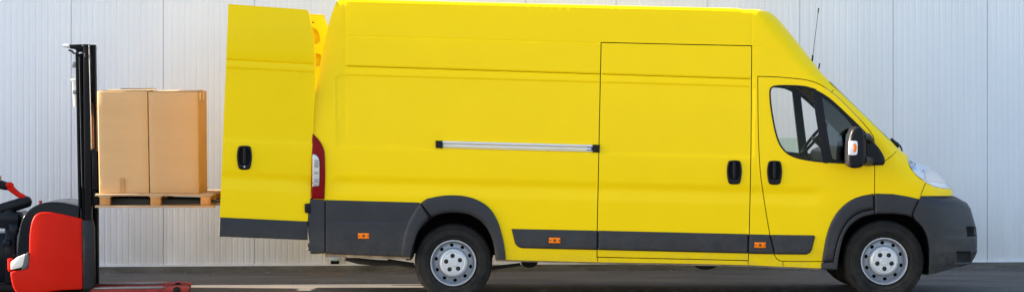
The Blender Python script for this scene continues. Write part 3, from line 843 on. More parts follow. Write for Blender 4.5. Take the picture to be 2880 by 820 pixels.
# leaf spring, silencer, hanger
bm = bmesh.new()
add_tube(bm, [P(972, 726, .3), P(1010, 733, .3), P(1060, 738, .3), P(1110, 738, .3), P(1165, 748, .3), P(1275, 765, .3), P(1384, 753, .3), P(1464, 742, .3)], [.02, .03, .03, .025, .018, .02, .018, .015], 8)
add_tube(bm, [P(1090, 730, .3), P(1165, 741, .3)], .012, 8)
link("leaf_spring", bm, UNDER, van)
for xs_, yy, h in (((1464, 1514), .5, 752), ((1949, 2023), .6, 757)):
    bm = bmesh.new(); m = (xs_[0] + xs_[1]) / 2; hw = (xs_[1] - xs_[0]) / 2
    add_prism(bm, [(xs_[0], 734), (xs_[1], 735), (xs_[1] - hw * .15, h - 8), (m + hw * .45, h - 1.5), (m, h), (m - hw * .45, h - 1.5), (xs_[0] + hw * .15, h - 8)], yy, yy + .3, .015)
    link("silencer", bm, UNDER, van)
bm = bmesh.new(); add_prism(bm, [(1152, 700), (1164, 690), (1163, 722), (1155, 731), (1140, 731)], .05, .3, .01); link("mud_flap", bm, BLACKM, van)
# wheel wells
for arch, back in ((ARCH_R, .62), (ARCH_F, .5)):
    for far in (0, 1):
        bm = bmesh.new()
        a = [bm.verts.new(P(x, y, .03)) for x, y in arch]
        b = [bm.verts.new(Vector((v.co.x, back, v.co.z))) for v in a]
        for i in range(len(a) - 1): bm.faces.new((a[i], a[i + 1], b[i + 1], b[i]))
        bm.faces.new(b)
        if far:
            for v in bm.verts: v.co.y = W - v.co.y
        link("wheel_well", bm, BLACKM, van)

# lamps
TAIL = smooth_poly([(877, 373), (880, 375), (896, 391), (908.5, 411), (914, 431), (915, 497), (912.5, 559.5), (875, 557.5), (875.5, 495), (876, 430)], 50, 1)
tl = flank("tail_light", TAIL, off=-.004, pillow=.02, pw=7, thick=.03, mat=REDLENS, parent=van, feats=True, step=10)
flank("reversing_lens", smooth_poly([(879, 432), (888.5, 434), (896, 443), (898, 455), (898.5, 520), (896, 523), (879, 524)], 50, 1), off=-.027, pillow=.004, pw=3, thick=.01, mat=material("reversing_reflector", (.42, .43, .48), rough=.18, metal=.75), parent=tl, feats=True, step=8)
bm = bmesh.new()
for (x0, x1, y0, y1) in ((885, 897, 448, 470), (884, 897, 482, 488), (884, 897, 502, 512)):
    add_prism(bm, [(x0, y0), (x1, y0), (x1, y1), (x0, y1)], -.034, -.02, .001, at=0)
link_split("lens_band", bm, material("grey_lens_band", (.3, .28, .28), rough=.3), tl)
HEAD = smooth_poly(SILT[SILT.index((2553, 438)):SILT.index((2672, 524)) + 1] + [(2676, 531)] + HEAD_LOW[1:-1], 40, 1)
hl = flank("headlight", grow(HEAD, -.6), off=.03, thick=.01, mat=material("headlight_housing", (.84, .81, .79), rough=.3, metal=.0, spec=.6), parent=van, feats=True, step=10)
flank("clear_cover", grow(HEAD, .4), off=-.004, thick=.03, mat=LENSGL, parent=hl, feats=True, step=10)
hl2 = flank("headlight", grow(HEAD, -.6), off=.03, thick=.01, mat=hl.data.materials[0], parent=van, feats=True, step=10, far_only=True)
flank("clear_cover", grow(HEAD, .4), off=-.004, thick=.03, mat=LENSGL, parent=hl2, feats=True, step=10, far_only=True)
flank("reflector", [(2558, 448), (2574, 458), (2578, 475), (2570, 482), (2560, 466)], off=.016, thick=.01, mat=CHROME, parent=hl, feats=False, step=8)
REFL = material("pale_reflector", (.82, .80, .80), rough=.2, spec=.8)
flank("reflector", [(2566, 477), (2596, 476), (2600, 490), (2600, 505), (2588, 500), (2572, 486)], off=.014, thick=.012, mat=REFL, parent=hl, feats=False, step=8)
flank("indicator_bulb_housing", [(2598, 480), (2622, 470), (2640, 488), (2664, 516), (2640, 512), (2606, 508)], off=.018, thick=.01, mat=material("peach_reflector", (.86, .74, .66), rough=.3, metal=.0, spec=.6), parent=hl, feats=True, step=8)
flank("lower_reflector", [(2608, 513), (2640, 513), (2662, 519), (2670, 527), (2645, 527), (2624, 521)], off=.012, thick=.01, mat=REFL, parent=hl, feats=True, step=8)
bm = bmesh.new()
yh = float(flank_y(np.array([[2585.0, 475.0]]))[0]) + .004
for pts in ([(2560, 452), (2566, 455), (2568, 459), (2561, 457)], [(2572, 456), (2575, 458), (2574, 468), (2572.5, 466)],
            [(2584, 489), (2600, 490), (2600, 492), (2585, 491.5)], [(2595, 476), (2597, 476), (2600, 487), (2598, 488)]):
    add_prism(bm, pts, yh, yh + .004, 0)
link_split("lamp_slat", bm, material("dark_lamp_slat", (.16, .18, .24), rough=.4), hl)
# orange side markers
def marker(c, par):
    x, y = c
    m = flank("side_marker", [(x - 15, y - 8), (x + 15, y - 7.6), (x + 16, y - 7), (x + 16, y + 7.6), (x + 15, y + 8.4), (x - 15, y + 8), (x - 16, y + 7), (x - 16, y - 7)], off=-.02, pillow=.012, pw=2, thick=.02, mat=ORANGE, parent=par, feats=False, step=8, clear=1)
    w = P(x, y, -.034)
    bm = bmesh.new()
    for dx, r in ((0, .013), (-.043, .007), (.043, .007)):
        add_lathe(bm, (w.x + dx, -.033, w.z), [(0.0005, -.001), (r, -.001), (r, .004)], 14)
    link_split("reflector_stud", bm, material("amber_stud", (.12, .03, .01), rough=.4), m)
marker((1022.5, 662), clad); marker((1560, 674.8), tr[0]); marker((2138, 688), tr[2])

# thin black strips laid on for the shade in panel joints and drip groove
def shut(pts, w=1.5):
    o = []
    for i, p in enumerate(pts):
        a, b = Vector(pts[max(i - 1, 0)]), Vector(pts[min(i + 1, len(pts) - 1)]); t = (b - a).normalized(); o.append((p, (-t.y * w / 2, t.x * w / 2)))
    poly = [(p[0] + n[0], p[1] + n[1]) for p, n in o] + [(p[0] - n[0], p[1] - n[1]) for p, n in o[::-1]]
    flank("shut_line", poly, off=-.0035, thick=0, mat=BLACKM, parent=van, feats=False, step=50)
for pts in ([(2490, 452), (2510, 436), (2527, 419)], [(2604, 514), (2596, 531), (2589.5, 549)], [(2338, 261), (2343, 254), (2349, 247)],
            [(1680.5, 722), (1681, 735)], [(2104, 731), (2104.5, 743)], [(2202, 733), (2202, 747)]): shut(pts)
for pts in ([(976, 186), (1330, 197.2), (1689, 208.6)], [(1694, 208.8), (1900, 215.3), (2110, 222)]): shut(pts, .85)
# door handles
HREL = [(-14, -34), (14, -34), (18.5, -28), (21.3, -10), (21.3, 4), (18, 26), (13, 34), (-13, 34), (-18, 26), (-21.3, 4), (-21.3, -10), (-18.5, -28)]
def handle(c, par, yfn=None, lock=False):
    x, y = c
    o = smooth_poly([(x + a, y + b) for a, b in HREL], 60, 2)
    cup = smooth_poly([(x - 10, y - 26), (x + 10, y - 26), (x + 15, y - 15), (x + 15, y + 6), (x + 10, y + 17), (x - 10, y + 17), (x - 15, y + 6), (x - 15, y - 15)], 60, 2)
    h = flank("door_handle", o, [cup], off=0.0, pillow=.02, pw=5, thick=.01, mat=BLACKP, parent=par, feats=False, step=8, yfn=yfn, clear=1.5)
    flank("handle_recess", grow(cup, 1), off=-.003, thick=0, mat=BLACKM, parent=h, feats=False, step=10, yfn=yfn)
    flank("grip", [(x - 3.5, y - 30), (x + 3.5, y - 30), (x + 5, y - 20), (x + 5, y + 20), (x - 5, y + 20), (x - 5, y - 20)], off=-.012, pillow=.018, pw=3.4, thick=.03, mat=BLACKP, parent=h, feats=False, step=8, yfn=yfn, clear=1)
    if lock:
        yy = float((yfn or flank_y)(np.array([[x, y + 25.0]]))[0]) - .021
        w = P(x, y + 25, yy); bm = bmesh.new(); add_lathe(bm, w, [(.0005, -.003), (.008, -.003), (.009, .004)], 14); link("lock", bm, CHROME, h)
    return h
handle((2065.3, 484), bpy.data.objects["sliding_door"])
handle((2178.5, 485), fdoor)

# slide rail
rail = flank("slide_rail", [(1240, 395.5), (1668, 406.5), (1668, 414), (1240, 403.5)], off=.002, pillow=.022, pw=3, thick=.01, mat=ALU, parent=van, feats=False, step=12, clear=1)
flank("rail_channel", [(1244, 404.6), (1664, 415), (1664, 421.5), (1244, 411)], off=.002, pillow=.008, pw=2, thick=.01, mat=ALU, parent=rail, feats=False, step=12, clear=1)
flank("rail_lip", [(1244, 412.6), (1668, 423), (1668, 427), (1244, 416)], off=.002, pillow=.018, pw=2, thick=.01, mat=ALU, parent=rail, feats=False, step=12, clear=1)
flank("rail_end_cap", [(1224.8, 394.6), (1246, 395.4), (1246, 416.6), (1224.8, 415.6)], off=.002, pillow=.03, pw=3, thick=.02, mat=BLACKP, parent=rail, feats=False, step=8, clear=1)
flank("rail_end_cap", [(1648, 405.6), (1687, 406.4), (1686.5, 428.6), (1648, 427.6)], off=.004, pillow=.004, pw=2, thick=.01, mat=BLACKP, parent=rail, feats=False, step=8, clear=1)
flank("rail_end_cap", [(1666, 406), (1687, 406.6), (1686.5, 428.4), (1666, 427.8)], off=-.004, pillow=.02, pw=3, thick=.03, mat=BLACKP, parent=rail, feats=False, step=8, clear=1)

# side mirror and its foot
mir_foot = flank("mirror_foot", smooth_poly([(2432, 374), (2446, 388), (2460, 402), (2476, 420), (2488, 442), (2490, 456), (2484, 464), (2432, 465.5)], 50, 2), off=-.004, pillow=.02, pw=7, thick=.02, mat=BLACKP, parent=fdoor, feats=False, step=12)
bm = bmesh.new()
add_prism(bm, smooth_poly([(2388, 389), (2390.5, 371.5), (2399, 358.5), (2412, 355.5), (2423, 360), (2430, 371.5), (2431.5, 400), (2431, 450), (2429, 463), (2421, 470.5), (2403.6, 473), (2389, 470.5), (2382.5, 461), (2382, 439), (2385, 395.5)], 60, 2),
          -.34, -.09, .03, 4, at=-.3)
mirror = link("side_mirror", bm, BLACKP, van, sharp=60)
bm = bmesh.new()
add_tube(bm, [P(2428, 384, -.2), P(2440, 384, -.1), P(2450, 395, .01)], [.03, .035, .03], 10); add_tube(bm, [P(2428, 450, -.2), P(2438, 452, -.1), P(2444, 452, .01)], [.04, .045, .05], 10)
link("arm", bm, DARKP, mirror)
bm = bmesh.new(); add_prism(bm, smooth_poly([(2387.5, 397), (2391, 395.5), (2409, 396), (2412, 399), (2411.5, 431), (2408, 435.5), (2390, 436), (2386.5, 432)], 80, 1), -.348, -.32, .006, at=-.34); lens = link("indicator_lens", bm, WHITELENS, mirror)
bm = bmesh.new(); add_prism(bm, [(2398, 404), (2407, 403), (2410, 414), (2407, 427), (2399, 428), (2401, 415)], -.3515, -.335, .004, at=-.34); link("indicator_bulb", bm, ORANGE, lens)
bm = bmesh.new(); add_prism(bm, smooth_poly([(2387, 378), (2391, 377), (2389, 400), (2386, 450), (2383.5, 450), (2384, 430)], 80, 1), -.325, -.1, .0, at=-.3); link("mirror_glass", bm, CHROME, mirror)

# wheels
def disc_with_holes(c, R1, holes, prof, thick, mat, name, parent, r_in=0.0, seg=64):
    out = [(R1 * math.cos(2 * math.pi * i / seg), R1 * math.sin(2 * math.pi * i / seg)) for i in range(seg)]
    hp = [[(hx + ha * math.cos(t) * math.cos(2 * math.pi * i / 14) - hb * math.sin(t) * math.sin(2 * math.pi * i / 14),
            hz + ha * math.sin(t) * math.cos(2 * math.pi * i / 14) + hb * math.cos(t) * math.sin(2 * math.pi * i / 14)) for i in range(14)] for hx, hz, ha, hb, t in holes]
    verts = list(out); cons = [(i, (i + 1) % seg) for i in range(seg)]
    for h in hp:
        b0 = len(verts); verts += h; cons += [(b0 + i, b0 + (i + 1) % 14) for i in range(14)]
    rr = [p[0] for p in prof if 0 < p[0] < R1 * .985]
    for r in rr:
        pts = np.array([(r * math.cos(2 * math.pi * (i + .5) / 56), r * math.sin(2 * math.pi * (i + .5) / 56)) for i in range(56)])
        k = np.ones(56, bool)
        for h in hp: k &= ~inside(pts, h) & (seg_dist(pts, h)[0] > .002)
        verts += [tuple(p) for p in pts[k]]
    verts.append((0.0, 0.0))
    ov, oe, of, *_ = delaunay_2d_cdt([Vector((float(a), float(b))) for a, b in verts], cons, [], 0, 1e-6)
    px = np.array([(v.x, v.y) for v in ov]); cen = np.array([px[list(f)].mean(0) for f in of])
    k = inside(cen, out)
    for h in hp: k &= ~inside(cen, h)
    pr = np.array(prof); yv = np.interp(np.hypot(px[:, 0], px[:, 1]), pr[:, 0], pr[:, 1])
    bm = bmesh.new(); bv = [bm.verts.new((c[0] + px[i, 0], c[1] + yv[i], c[2] + px[i, 1])) for i in range(len(px))]
    for f, kk in zip(of, k):
        if kk: bm.faces.new([bv[i] for i in f])
    bm.normal_update()
    for f in bm.faces:
        if f.normal.y > 0: f.normal_flip()
    bnd = [e for e in bm.edges if len(e.link_faces) == 1]
    r = bmesh.ops.extrude_edge_only(bm, edges=bnd)
    for g in r["geom"]:
        if isinstance(g, bmesh.types.BMVert): g.co.y += thick
    return link(name, bm, mat, parent, sharp=40)

def wheel(sx, sy, r_t, r_r, y0, spin, bolt):
    c = P(sx, sy, y0)
    s = r_t / .372
    w = empty("wheel", c); hang(w, van)
    cc = (c.x, y0, c.z)
    TW = .215
    bm = bmesh.new()
    pf = [(r_r * .93, .03), (r_r * .98, .012), (r_r * 1.03, .004), (r_r * 1.18, -.014), (r_t * .70, -.017), (r_t * .712, -.013), (r_t * .724, -.017), (r_t * .80, -.016), (r_t * .86, -.012), (r_t * .868, -.007), (r_t * .876, -.010), (r_t * .93, .0), (r_t * .965, .010), (r_t * .985, .022), (r_t * .997, .04), (r_t, .07), (r_t, TW * .5), (r_t, TW - .05), (r_t * .985, TW - .01), (r_t * .9, TW + .01), (r_r, TW)]
    add_lathe(bm, cc, pf, 192, wob=lambda j, k: (-.0045 if (k % 4 < 1) else 0) if j in (12, 13, 14, 15) else 0)
    bmesh.ops.recalc_face_normals(bm, faces=bm.faces[:])
    tyre = link("tyre", bm, RUBBER, w, sharp=28)
    bm = bmesh.new()
    add_lathe(bm, cc, [(r_r * 1.0, .012), (r_r * 1.0, -.004), (r_r * .985, -.012), (r_r * .955, -.012), (r_r * .93, -.004), (r_r * .915, .014), (r_r * .90, .035), (r_r * .89, .058), (r_r * .87, .060)], 72)
    bmesh.ops.recalc_face_normals(bm, faces=bm.faces[:])
    for f in bm.faces: pass
    rim = link("rim", bm, STEEL, w, sharp=50)
    holes = []
    for i in range(10):
        a = spin + 2 * math.pi * i / 10; holes.append((r_r * .765 * math.cos(a), r_r * .765 * math.sin(a), r_r * .086, r_r * .072, a + math.pi / 2))
    disc_with_holes(cc, r_r * .9, holes, [(0, .03), (r_r * .4, .03), (r_r * .55, .03), (r_r * .60, .03), (r_r * .63, .032), (r_r * .66, .042), (r_r * .72, .044), (r_r * .82, .048), (r_r * .9, .056)], .004, DISCM, "wheel_disc", rim)
    b5 = [(r_r * .315 * math.cos(bolt + 2 * math.pi * i / 5), r_r * .315 * math.sin(bolt + 2 * math.pi * i / 5), r_r * .10, r_r * .10, 0) for i in range(5)]
    cap = disc_with_holes(cc, r_r * .61, b5, [(0, -.020), (r_r * .15, -.020), (r_r * .165, -.016), (r_r * .19, -.015), (r_r * .44, -.014), (r_r * .47, -.012), (r_r * .5, -.016), (r_r * .55, -.010), (r_r * .59, -.002), (r_r * .61, .010)], .006, CAPM, "hub_cap", w)
    bm = bmesh.new()
    for hx, hz, *_ in b5:
        add_lathe(bm, (cc[0] + hx, y0, cc[2] + hz), [(.0004, -.001), (r_r * .045, -.001), (r_r * .05, .006), (r_r * .095, .008)], 14)
    bmesh.ops.recalc_face_normals(bm, faces=bm.faces[:])
    link_split("wheel_bolt", bm, BOLT, cap)
    # black disc standing in for the shade behind the slots
    bm = bmesh.new(); add_lathe(bm, cc, [(.001, .10), (r_r * .95, .10)], 32); link("slot_shade", bm, BLACKM, w)
    return w

def mirror_wheel(w):
    n = w.copy(); COL.objects.link(n)
    n.location.y = W - w.location.y
    n.rotation_euler.z = math.pi
    n.parent = van; n.matrix_parent_inverse = w.matrix_parent_inverse.copy()
    def rec(src, dst):
        for ch in src.children:
            d = ch.copy(); COL.objects.link(d); d.parent = dst; d.matrix_parent_inverse = ch.matrix_parent_inverse.copy(); rec(ch, d)
    rec(w, n)
    return n
wr = wheel(1275, 738, .366, .2165, .05, 1.665, 1.665); wf = wheel(2487, 733, .3815, .2215, .05, 1.64, -1.57)
far_r = mirror_wheel(wr); far_f = mirror_wheel(wf)

# rear doors: the near one swung past a right angle, the far one its mirror image
def rd_y(px):
    x, y = px[:, 0], px[:, 1]
    b = -.005 - .14 * np.clip((872 - x) / 256, -.02, 1.1)
    q = y - LN(x, (630, 398), (877, 407))
    b = b + .008 * sm((-q) / 8) * sm((y - LN(x, (636, 188), (887, 201))) / 4)
    c = y - LN(x, (628, 497), (870, 511))
    b = b + .015 * np.where(c < 0, sm((c + 22) / 22), sm((36 - c) / 36))
    for l in (((637, 167.5), (887, 181)),):
        g = y - LN(x, *l); b = b + .010 * np.exp(-(g / 1.6) ** 2)
    b = b + .004 * np.exp(-((y - 30) / 14) ** 2) * 0 + .05 * np.clip((120 - y) / 120, 0, 1) ** 2
    return b
RD = [(642, 11.6), (750, 19.5), (856, 27.2), (863.6, 28.5), (868, 35), (872, 52), (877.5, 80), (884.4, 130), (887, 185), (886.8, 260), (882, 340), (878, 450), (872.6, 561), (865, 621.7), (618, 610), (629, 340), (636, 170)]
rex = []
for x in np.arange(625, 886, 16.0):
    for a, b_, offs in (((637, 167.5), (887, 181), (-4, -2, -1, 0, 1, 2, 4)), ((636, 188), (887, 201), (-2, 0, 2, 4, 6)), ((630, 398), (877, 407), (-10, -7, -4, -1.5, 1)),
                        ((628, 497), (870, 511), (-24, -18, -11, -4, 0, 6, 14, 22, 30, 36))):
        for o in offs: rex.append((x, LN(x, a, b_) + o))
rex = np.array(rex); k = inside(rex, RD); rex = rex[k]; rex = rex[seg_dist(rex, RD)[0] > 2]
rdoor = flank("rear_door", RD, mat=YEL, parent=van, thick=.05, yfn=rd_y, feats=False, extra=rex, step=22)
def rd_in(px): return rd_y(px) * 0 - .005 - .14 * np.clip((872 - px[:, 0]) / 256, -.02, 1.1) + .055
flank("door_inner_panel", RD[:-4] + [(865, 621), (619, 609), (629, 340), (636, 170)], mat=YEL, parent=rdoor, thick=0, yfn=rd_in, feats=False, step=60)
flank("lower_panel", [(617.5, 610), (865, 621.8), (864, 674), (615.5, 664)], off=-.004, pillow=.012, pw=3, mat=DARKP, parent=rdoor, thick=.05, yfn=rd_y, feats=False, step=30)
handle((687.5, 443), rdoor, yfn=rd_y, lock=True)
def fd_y(px): return rd_y(px) + .16 * np.clip((872 - px[:, 0]) / 256, -.02, 1.1)
fd = flank("rear_door", RD, mat=YEL, parent=van, thick=.05, yfn=fd_y, feats=False, far_only=True, step=22)
# its pressed inner frame, with the two openings the photograph shows
def far_in(px): return 0 * px[:, 0] + W - .062 - .028 * np.clip((915 - px[:, 0]) / 240, 0, 1.1)
FIN = [(690, 29), (868, 39.5), (911, 42), (921, 72), (929, 130), (930, 250), (925, 330), (690, 330)]
o1 = smooth_poly([(850, 82), (866, 78), (884, 80), (896, 90), (900, 104), (900.5, 116), (896, 122), (888, 124.5), (850, 124)], 70, 2)
o2 = smooth_poly([(850, 152), (893, 151), (900, 153), (904, 160), (904, 184), (900, 186), (850, 185)], 70, 2)
o3 = [(880 + 2.6 * math.cos(t), 64 + 2.6 * math.sin(t)) for t in np.linspace(0, 2 * math.pi, 9)[:-1]]
flank("door_inner_panel", FIN, [o1, o2, o3], mat=YEL, parent=fd, thick=.03, yfn=far_in, feats=False, step=20, pillow=.006, pw=4)
flank("lower_panel", [(617.5, 610), (865, 621.8), (864, 674), (615.5, 664)], off=-.004, mat=DARKP, parent=fd, thick=.05, yfn=fd_y, feats=False, far_only=True, step=60)
bm = bmesh.new()
for x, y in ((880, 64),): add_lathe(bm, P(x, y, W - .035), [(.0005, 0), (.012, 0)], 10)
link("hole_shade", bm, BLACKM, fd)  # black disc standing in for the shade inside the hole

# ------------------------------------------------------------------ the pallet stacker
Y0, Y1 = .95, 1.73
st = empty("pallet_stacker", P(150, 832, 1.3)); st.location.z = 0
tag(st, "red and black electric pallet stacker holding a raised pallet behind the van", "forklift")
hood_out = smooth_poly([(45, 735), (46, 705), (50, 665), (57, 624), (69.5, 600), (82, 588), (94, 580), (116, 570.5), (148, 566.5), (185, 570.5), (221, 579), (232, 590), (232, 815), (60, 815), (50, 770)], 60, 1)
bm = bmesh.new(); add_prism(bm, hood_out, Y0 + .02, Y1 - .02, .11, 6, at=Y0); link("hood", bm, HOODB, st, sharp=60)
RED = smooth_poly([(28.5, 765), (40, 760), (59, 759), (79, 753), (81, 735), (82.5, 665), (86, 633), (93, 611), (104, 599), (125, 594.8), (153, 597), (195, 606), (231.5, 614.5), (232, 655), (234, 804), (229.5, 813), (153, 816), (100, 828), (52, 830), (36, 808), (31, 785)], 60, 1)
bm = bmesh.new(); add_prism(bm, RED, Y0, Y0 + .12, .012, 3, at=Y0); rp = link("side_panel", bm, REDP, st, sharp=40)
bm = bmesh.new(); add_prism(bm, [(29, 767), (60, 762), (90, 762), (90, 826), (54, 826), (37, 806)], Y0 + .02, Y1 - .02, .07, 4, at=Y0); link("apron", bm, REDP, st, sharp=60)
bm = bmesh.new()
for x, y in ((232, 657), (233, 718), (234, 778)): add_box(bm, P(x - 2.2, 0, Y0).x, P(x + 1.5, 0, Y0).x, Y0 - .004, Y0 + .05, P(0, y + 4, Y0).z, P(0, y - 4, Y0).z)
link_split("panel_latch", bm, BLACKM, rp)
bm = bmesh.new(); add_prism(bm, [(30, 736), (48, 722), (72, 712.5), (65, 745), (60, 751), (30, 758)], Y0 - .004, Y0 + .3, .012, at=Y0)
lp = link("lamp_cover", bm, material("white_lamp_cover", (.72, .70, .64), rough=.25, spec=.6), st)
bm = bmesh.new(); add_prism(bm, [(72.6, 712), (80.5, 707), (81.5, 740), (76, 754), (60, 758.5), (60.5, 752), (66, 746)], Y0 - .002, Y0 + .3, .008, at=Y0); link("lamp_surround", bm, material("grey_surround", (.07, .07, .075), rough=.4), lp)
bm = bmesh.new(); add_prism(bm, [(19, 727), (32, 725), (29, 757), (24, 765), (20, 759)], Y0 + .02, Y1 - .02, .012, at=Y0); link("front_lip", bm, REDP, st)
bm = bmesh.new(); p = P(114, 568, .9); add_lathe(bm, (p.x, p.y, p.z), [(.001, 0)], 3); bm.clear()
add_tube(bm, [P(114, 574, 1.2), P(114, 566.5, 1.2), P(114, 564, 1.2)], [.014, .014, .023], 14); link("stop_button", bm, REDP, st)
# tiller column, arm, handle
bm = bmesh.new()
add_prism(bm, [(-14, 600), (44, 598), (45, 644), (-10, 644)], Y0 + .12, Y1 - .2, .015, at=Y0); add_prism(bm, [(4, 642), (24, 642), (24, 830), (4, 830)], Y0 + .15, Y1 - .2, .012, at=Y0); add_prism(bm, [(-60, 660), (1, 660), (1, 830), (-60, 830)], Y0 + .3, Y1 - .1, .02, at=Y0)
add_prism(bm, [(17, 631), (44, 629), (44, 652), (38, 668), (37, 724), (24, 728), (22, 660)], Y0 + .1, Y0 + .24, .015, at=Y0)
add_prism(bm, [(3, 676), (24, 676), (24, 694), (3, 694)], Y0 + .05, Y1 - .3, .01, at=Y0)
link("steering_column", bm, HOODB, st, sharp=40)
bm = bmesh.new()
yt = 1.25
add_tube(bm, [P(-30, 604, yt), P(0, 590, yt), P(36, 578.5, yt), P(74, 567, yt), P(82, 564.5, yt), P(88, 562.5, yt)], [.06, .062, .06, .058, .052, .025], 18)
add_ball(bm, P(27, 597, yt), .06, .09, .055)
tiller = link("tiller_arm", bm, BLACKP, st, sharp=60)
bm = bmesh.new()
add_tube(bm, [P(12, 521, yt), P(30, 527, yt), P(40, 537, yt), P(52, 546, yt), P(66, 554, yt), P(74, 560, yt)], [.028, .036, .03, .027, .028, .026], 14)
add_ball(bm, P(26, 520, yt), .045, .05, .032)
link("handle_stem", bm, REDP, tiller, sharp=60)
bm = bmesh.new()
add_tube(bm, [P(-52, 516, yt), P(-20, 517, yt), P(4, 519, yt), P(18, 523, yt), P(28, 530, yt)], [.03, .036, .045, .042, .02], 14)
grip = link("grip", bm, BLACKP, tiller, sharp=60)
# platform behind the column, out of the picture
bm = bmesh.new(); add_prism(bm, [(-120, 806), (10, 800), (60, 806), (60, 822), (-120, 822)], Y0 + .08, Y1 - .08, .01, at=Y0); link("rider_platform", bm, MASTB, st)
# mast
mast = None
bm = bmesh.new()
add_prism(bm, [(210.5, 146), (217.5, 146), (226, 640), (226, 806), (218.8, 806), (218.8, 580)], Y0 + .02, Y0 + .09, .004, at=Y0)
add_prism(bm, [(219, 150), (236, 150), (242, 806), (226, 806)], Y0 + .09, Y0 + .13, .003, at=Y0)
add_prism(bm, [(234, 124.5), (249.5, 124.5), (256.5, 540), (258, 806), (240, 806), (236, 400)], Y0, Y0 + .08, .005, at=Y0)
mast = link("mast", bm, MASTB, st)
b2 = mast.data.copy(); m2 = bpy.data.objects.new("mast_rear_channel", b2); COL.objects.link(m2); m2.location.y = 0; m2.parent = st; m2.matrix_parent_inverse = mast.matrix_parent_inverse.copy()
m2.location = (0, .37, 0)
bm = bmesh.new(); add_tube(bm, [P(225, 152, Y0 + .05), P(226.5, 165, Y0 + .05), P(233, 520, Y0 + .05), P(236, 640, Y0 + .05)], [.02, .017, .016, .016], 14); link("lift_cylinder", bm, MASTB, mast)
bm = bmesh.new(); add_tube(bm, [P(222, 160, Y0 + .03), P(230, 525, Y0 + .03)], .0035, 6); link("hydraulic_pipe", bm, GREYST, mast)
bm = bmesh.new(); add_tube(bm, [P(250.3, 127, Y0 - .004), P(257.5, 400, Y0 - .004), P(258.5, 418, Y0 - .004)], .004, 6); link("gap_line", bm, GREYST, mast)  # grey strip standing in for the light line in the mast gap
bm = bmesh.new()
add_prism(bm, [(194, 125.5), (234, 124.5), (236, 138.5), (214, 147), (211, 139), (195, 137)], Y0 + .02, Y1 - .02, .006, at=Y0); add_tube(bm, [P(193, 141, Y0 + .03), P(202, 144, Y0 + .03), P(210, 152, Y0 + .03)], .009, 8)
cross = link("mast_crosshead", bm, MASTB, mast)
bm = bmesh.new(); add_tube(bm, [P(177.5, 128.5, Y0 + .1), P(185, 128.5, Y0 + .1), P(194.5, 130.5, Y0 + .1)], [.013, .018, .02], 12); link("hose_plug", bm, material("bright_metal", (.7, .7, .72), rough=.35, metal=.6), cross)
bm = bmesh.new()
for x, y in ((232, 128), (238, 152), (238.5, 158)): add_lathe(bm, P(x, y, Y0 - .004), [(.0005, -.006), (.007, -.005), (.008, .004)], 10)
bmesh.ops.recalc_face_normals(bm, faces=bm.faces[:]); link_split("bolt", bm, GREYST, cross)
bm = bmesh.new(); add_prism(bm, [(200.5, 174), (211, 174), (212, 191), (200.5, 190.5)], Y0 + .03, Y0 + .4, .004, at=Y0); add_prism(bm, [(203, 253), (213, 254), (213, 266), (203, 264)], Y0 + .02, Y0 + .08, .003, at=Y0); link_split("cable_bracket", bm, GREYST, mast)
bm = bmesh.new(); add_prism(bm, [(192, 222), (199, 224), (213, 222), (214.5, 308), (203, 300), (199.5, 262), (198.6, 231)], Y0 + .09, Y0 + .36, .002, at=Y0); link("document_pouch", bm, PAPER, mast)
bm = bmesh.new(); add_tube(bm, [P(258.5, 290, Y0 + .2), P(260.5, 418, Y0 + .2)], .016, 8); add_tube(bm, [P(258, 320, Y0 + .15), P(259.5, 418, Y0 + .15)], .006, 8); link("lift_chain", bm, BRASS, mast)
bm = bmesh.new(); add_prism(bm, [(231.5, 618), (258, 618), (263, 640), (264.5, 806), (252, 812), (234.6, 812)], Y0 - .015, Y0 + .1, .006, at=Y0); link("mast_foot", bm, material("scuffed_blue_black", (.012, .013, .018), rough=.5, spec=.25, var=.5, vscale=14), st)
# carriage and forks
bm = bmesh.new()
add_prism(bm, smooth_poly([(258, 424), (263, 419), (270, 420), (273, 430), (274, 533), (258.5, 533)], 60, 1), Y0 + .0, Y1, .008, at=Y0)
add_prism(bm, [(258.5, 534), (266, 534), (279, 553), (279, 582), (262, 580)], Y0 + .02, Y1 - .02, .008, at=Y0)
car = link("fork_carriage", bm, MASTB, st)
for yy in (1.08, 1.46):
    bm = bmesh.new(); add_prism(bm, [(262, 555), (500, 559), (640, 563), (640, 568), (500, 573), (262, 577)], yy, yy + .16, .006, at=1.1); link("fork", bm, material("fork_steel", (.035, .032, .03), rough=.5, metal=.4), car)
# straddle legs
for yy, o in ((Y0 + .02, 0), (Y1 - .26, 1)):
    bm = bmesh.new()
    dx, dy = (3, -12) if o else (0, 0)
    def sh(pts): return [(x + dx, y + dy) for x, y in pts]
    add_prism(bm, sh([(255, 808), (455, 804.5), (463, 808), (468, 806), (520, 805), (531, 809), (530, 822), (470, 828), (255, 828)]), yy, yy + .14, .006, at=yy)
    leg = link("support_leg", bm, REDD, st)
    bm = bmesh.new(); add_prism(bm, sh([(262, 807.5), (455, 804), (461, 806.5), (455, 809.5), (262, 811.5)]), yy - .008, yy + .02, .002, at=yy); link("leg_top_strip", bm, GREYST, leg)  # grey strip along the leg's top edge
    bm = bmesh.new(); c = P(497 + dx, 815 + dy, yy - .01); add_lathe(bm, c, [(.0005, -.004), (.015, -.004), (.02, .0), (.034, .0), (.038, .008)], 24); bmesh.ops.recalc_face_normals(bm, faces=bm.faces[:]); whl = link("load_wheel", bm, BLACKP, leg)
    bm = bmesh.new(); add_prism(bm, sh([(486, 806), (489, 803), (504, 803), (507, 806), (507, 822), (486, 822)]), yy - .006, yy + .1, .005, at=yy); link("wheel_fork", bm, REDD, leg)
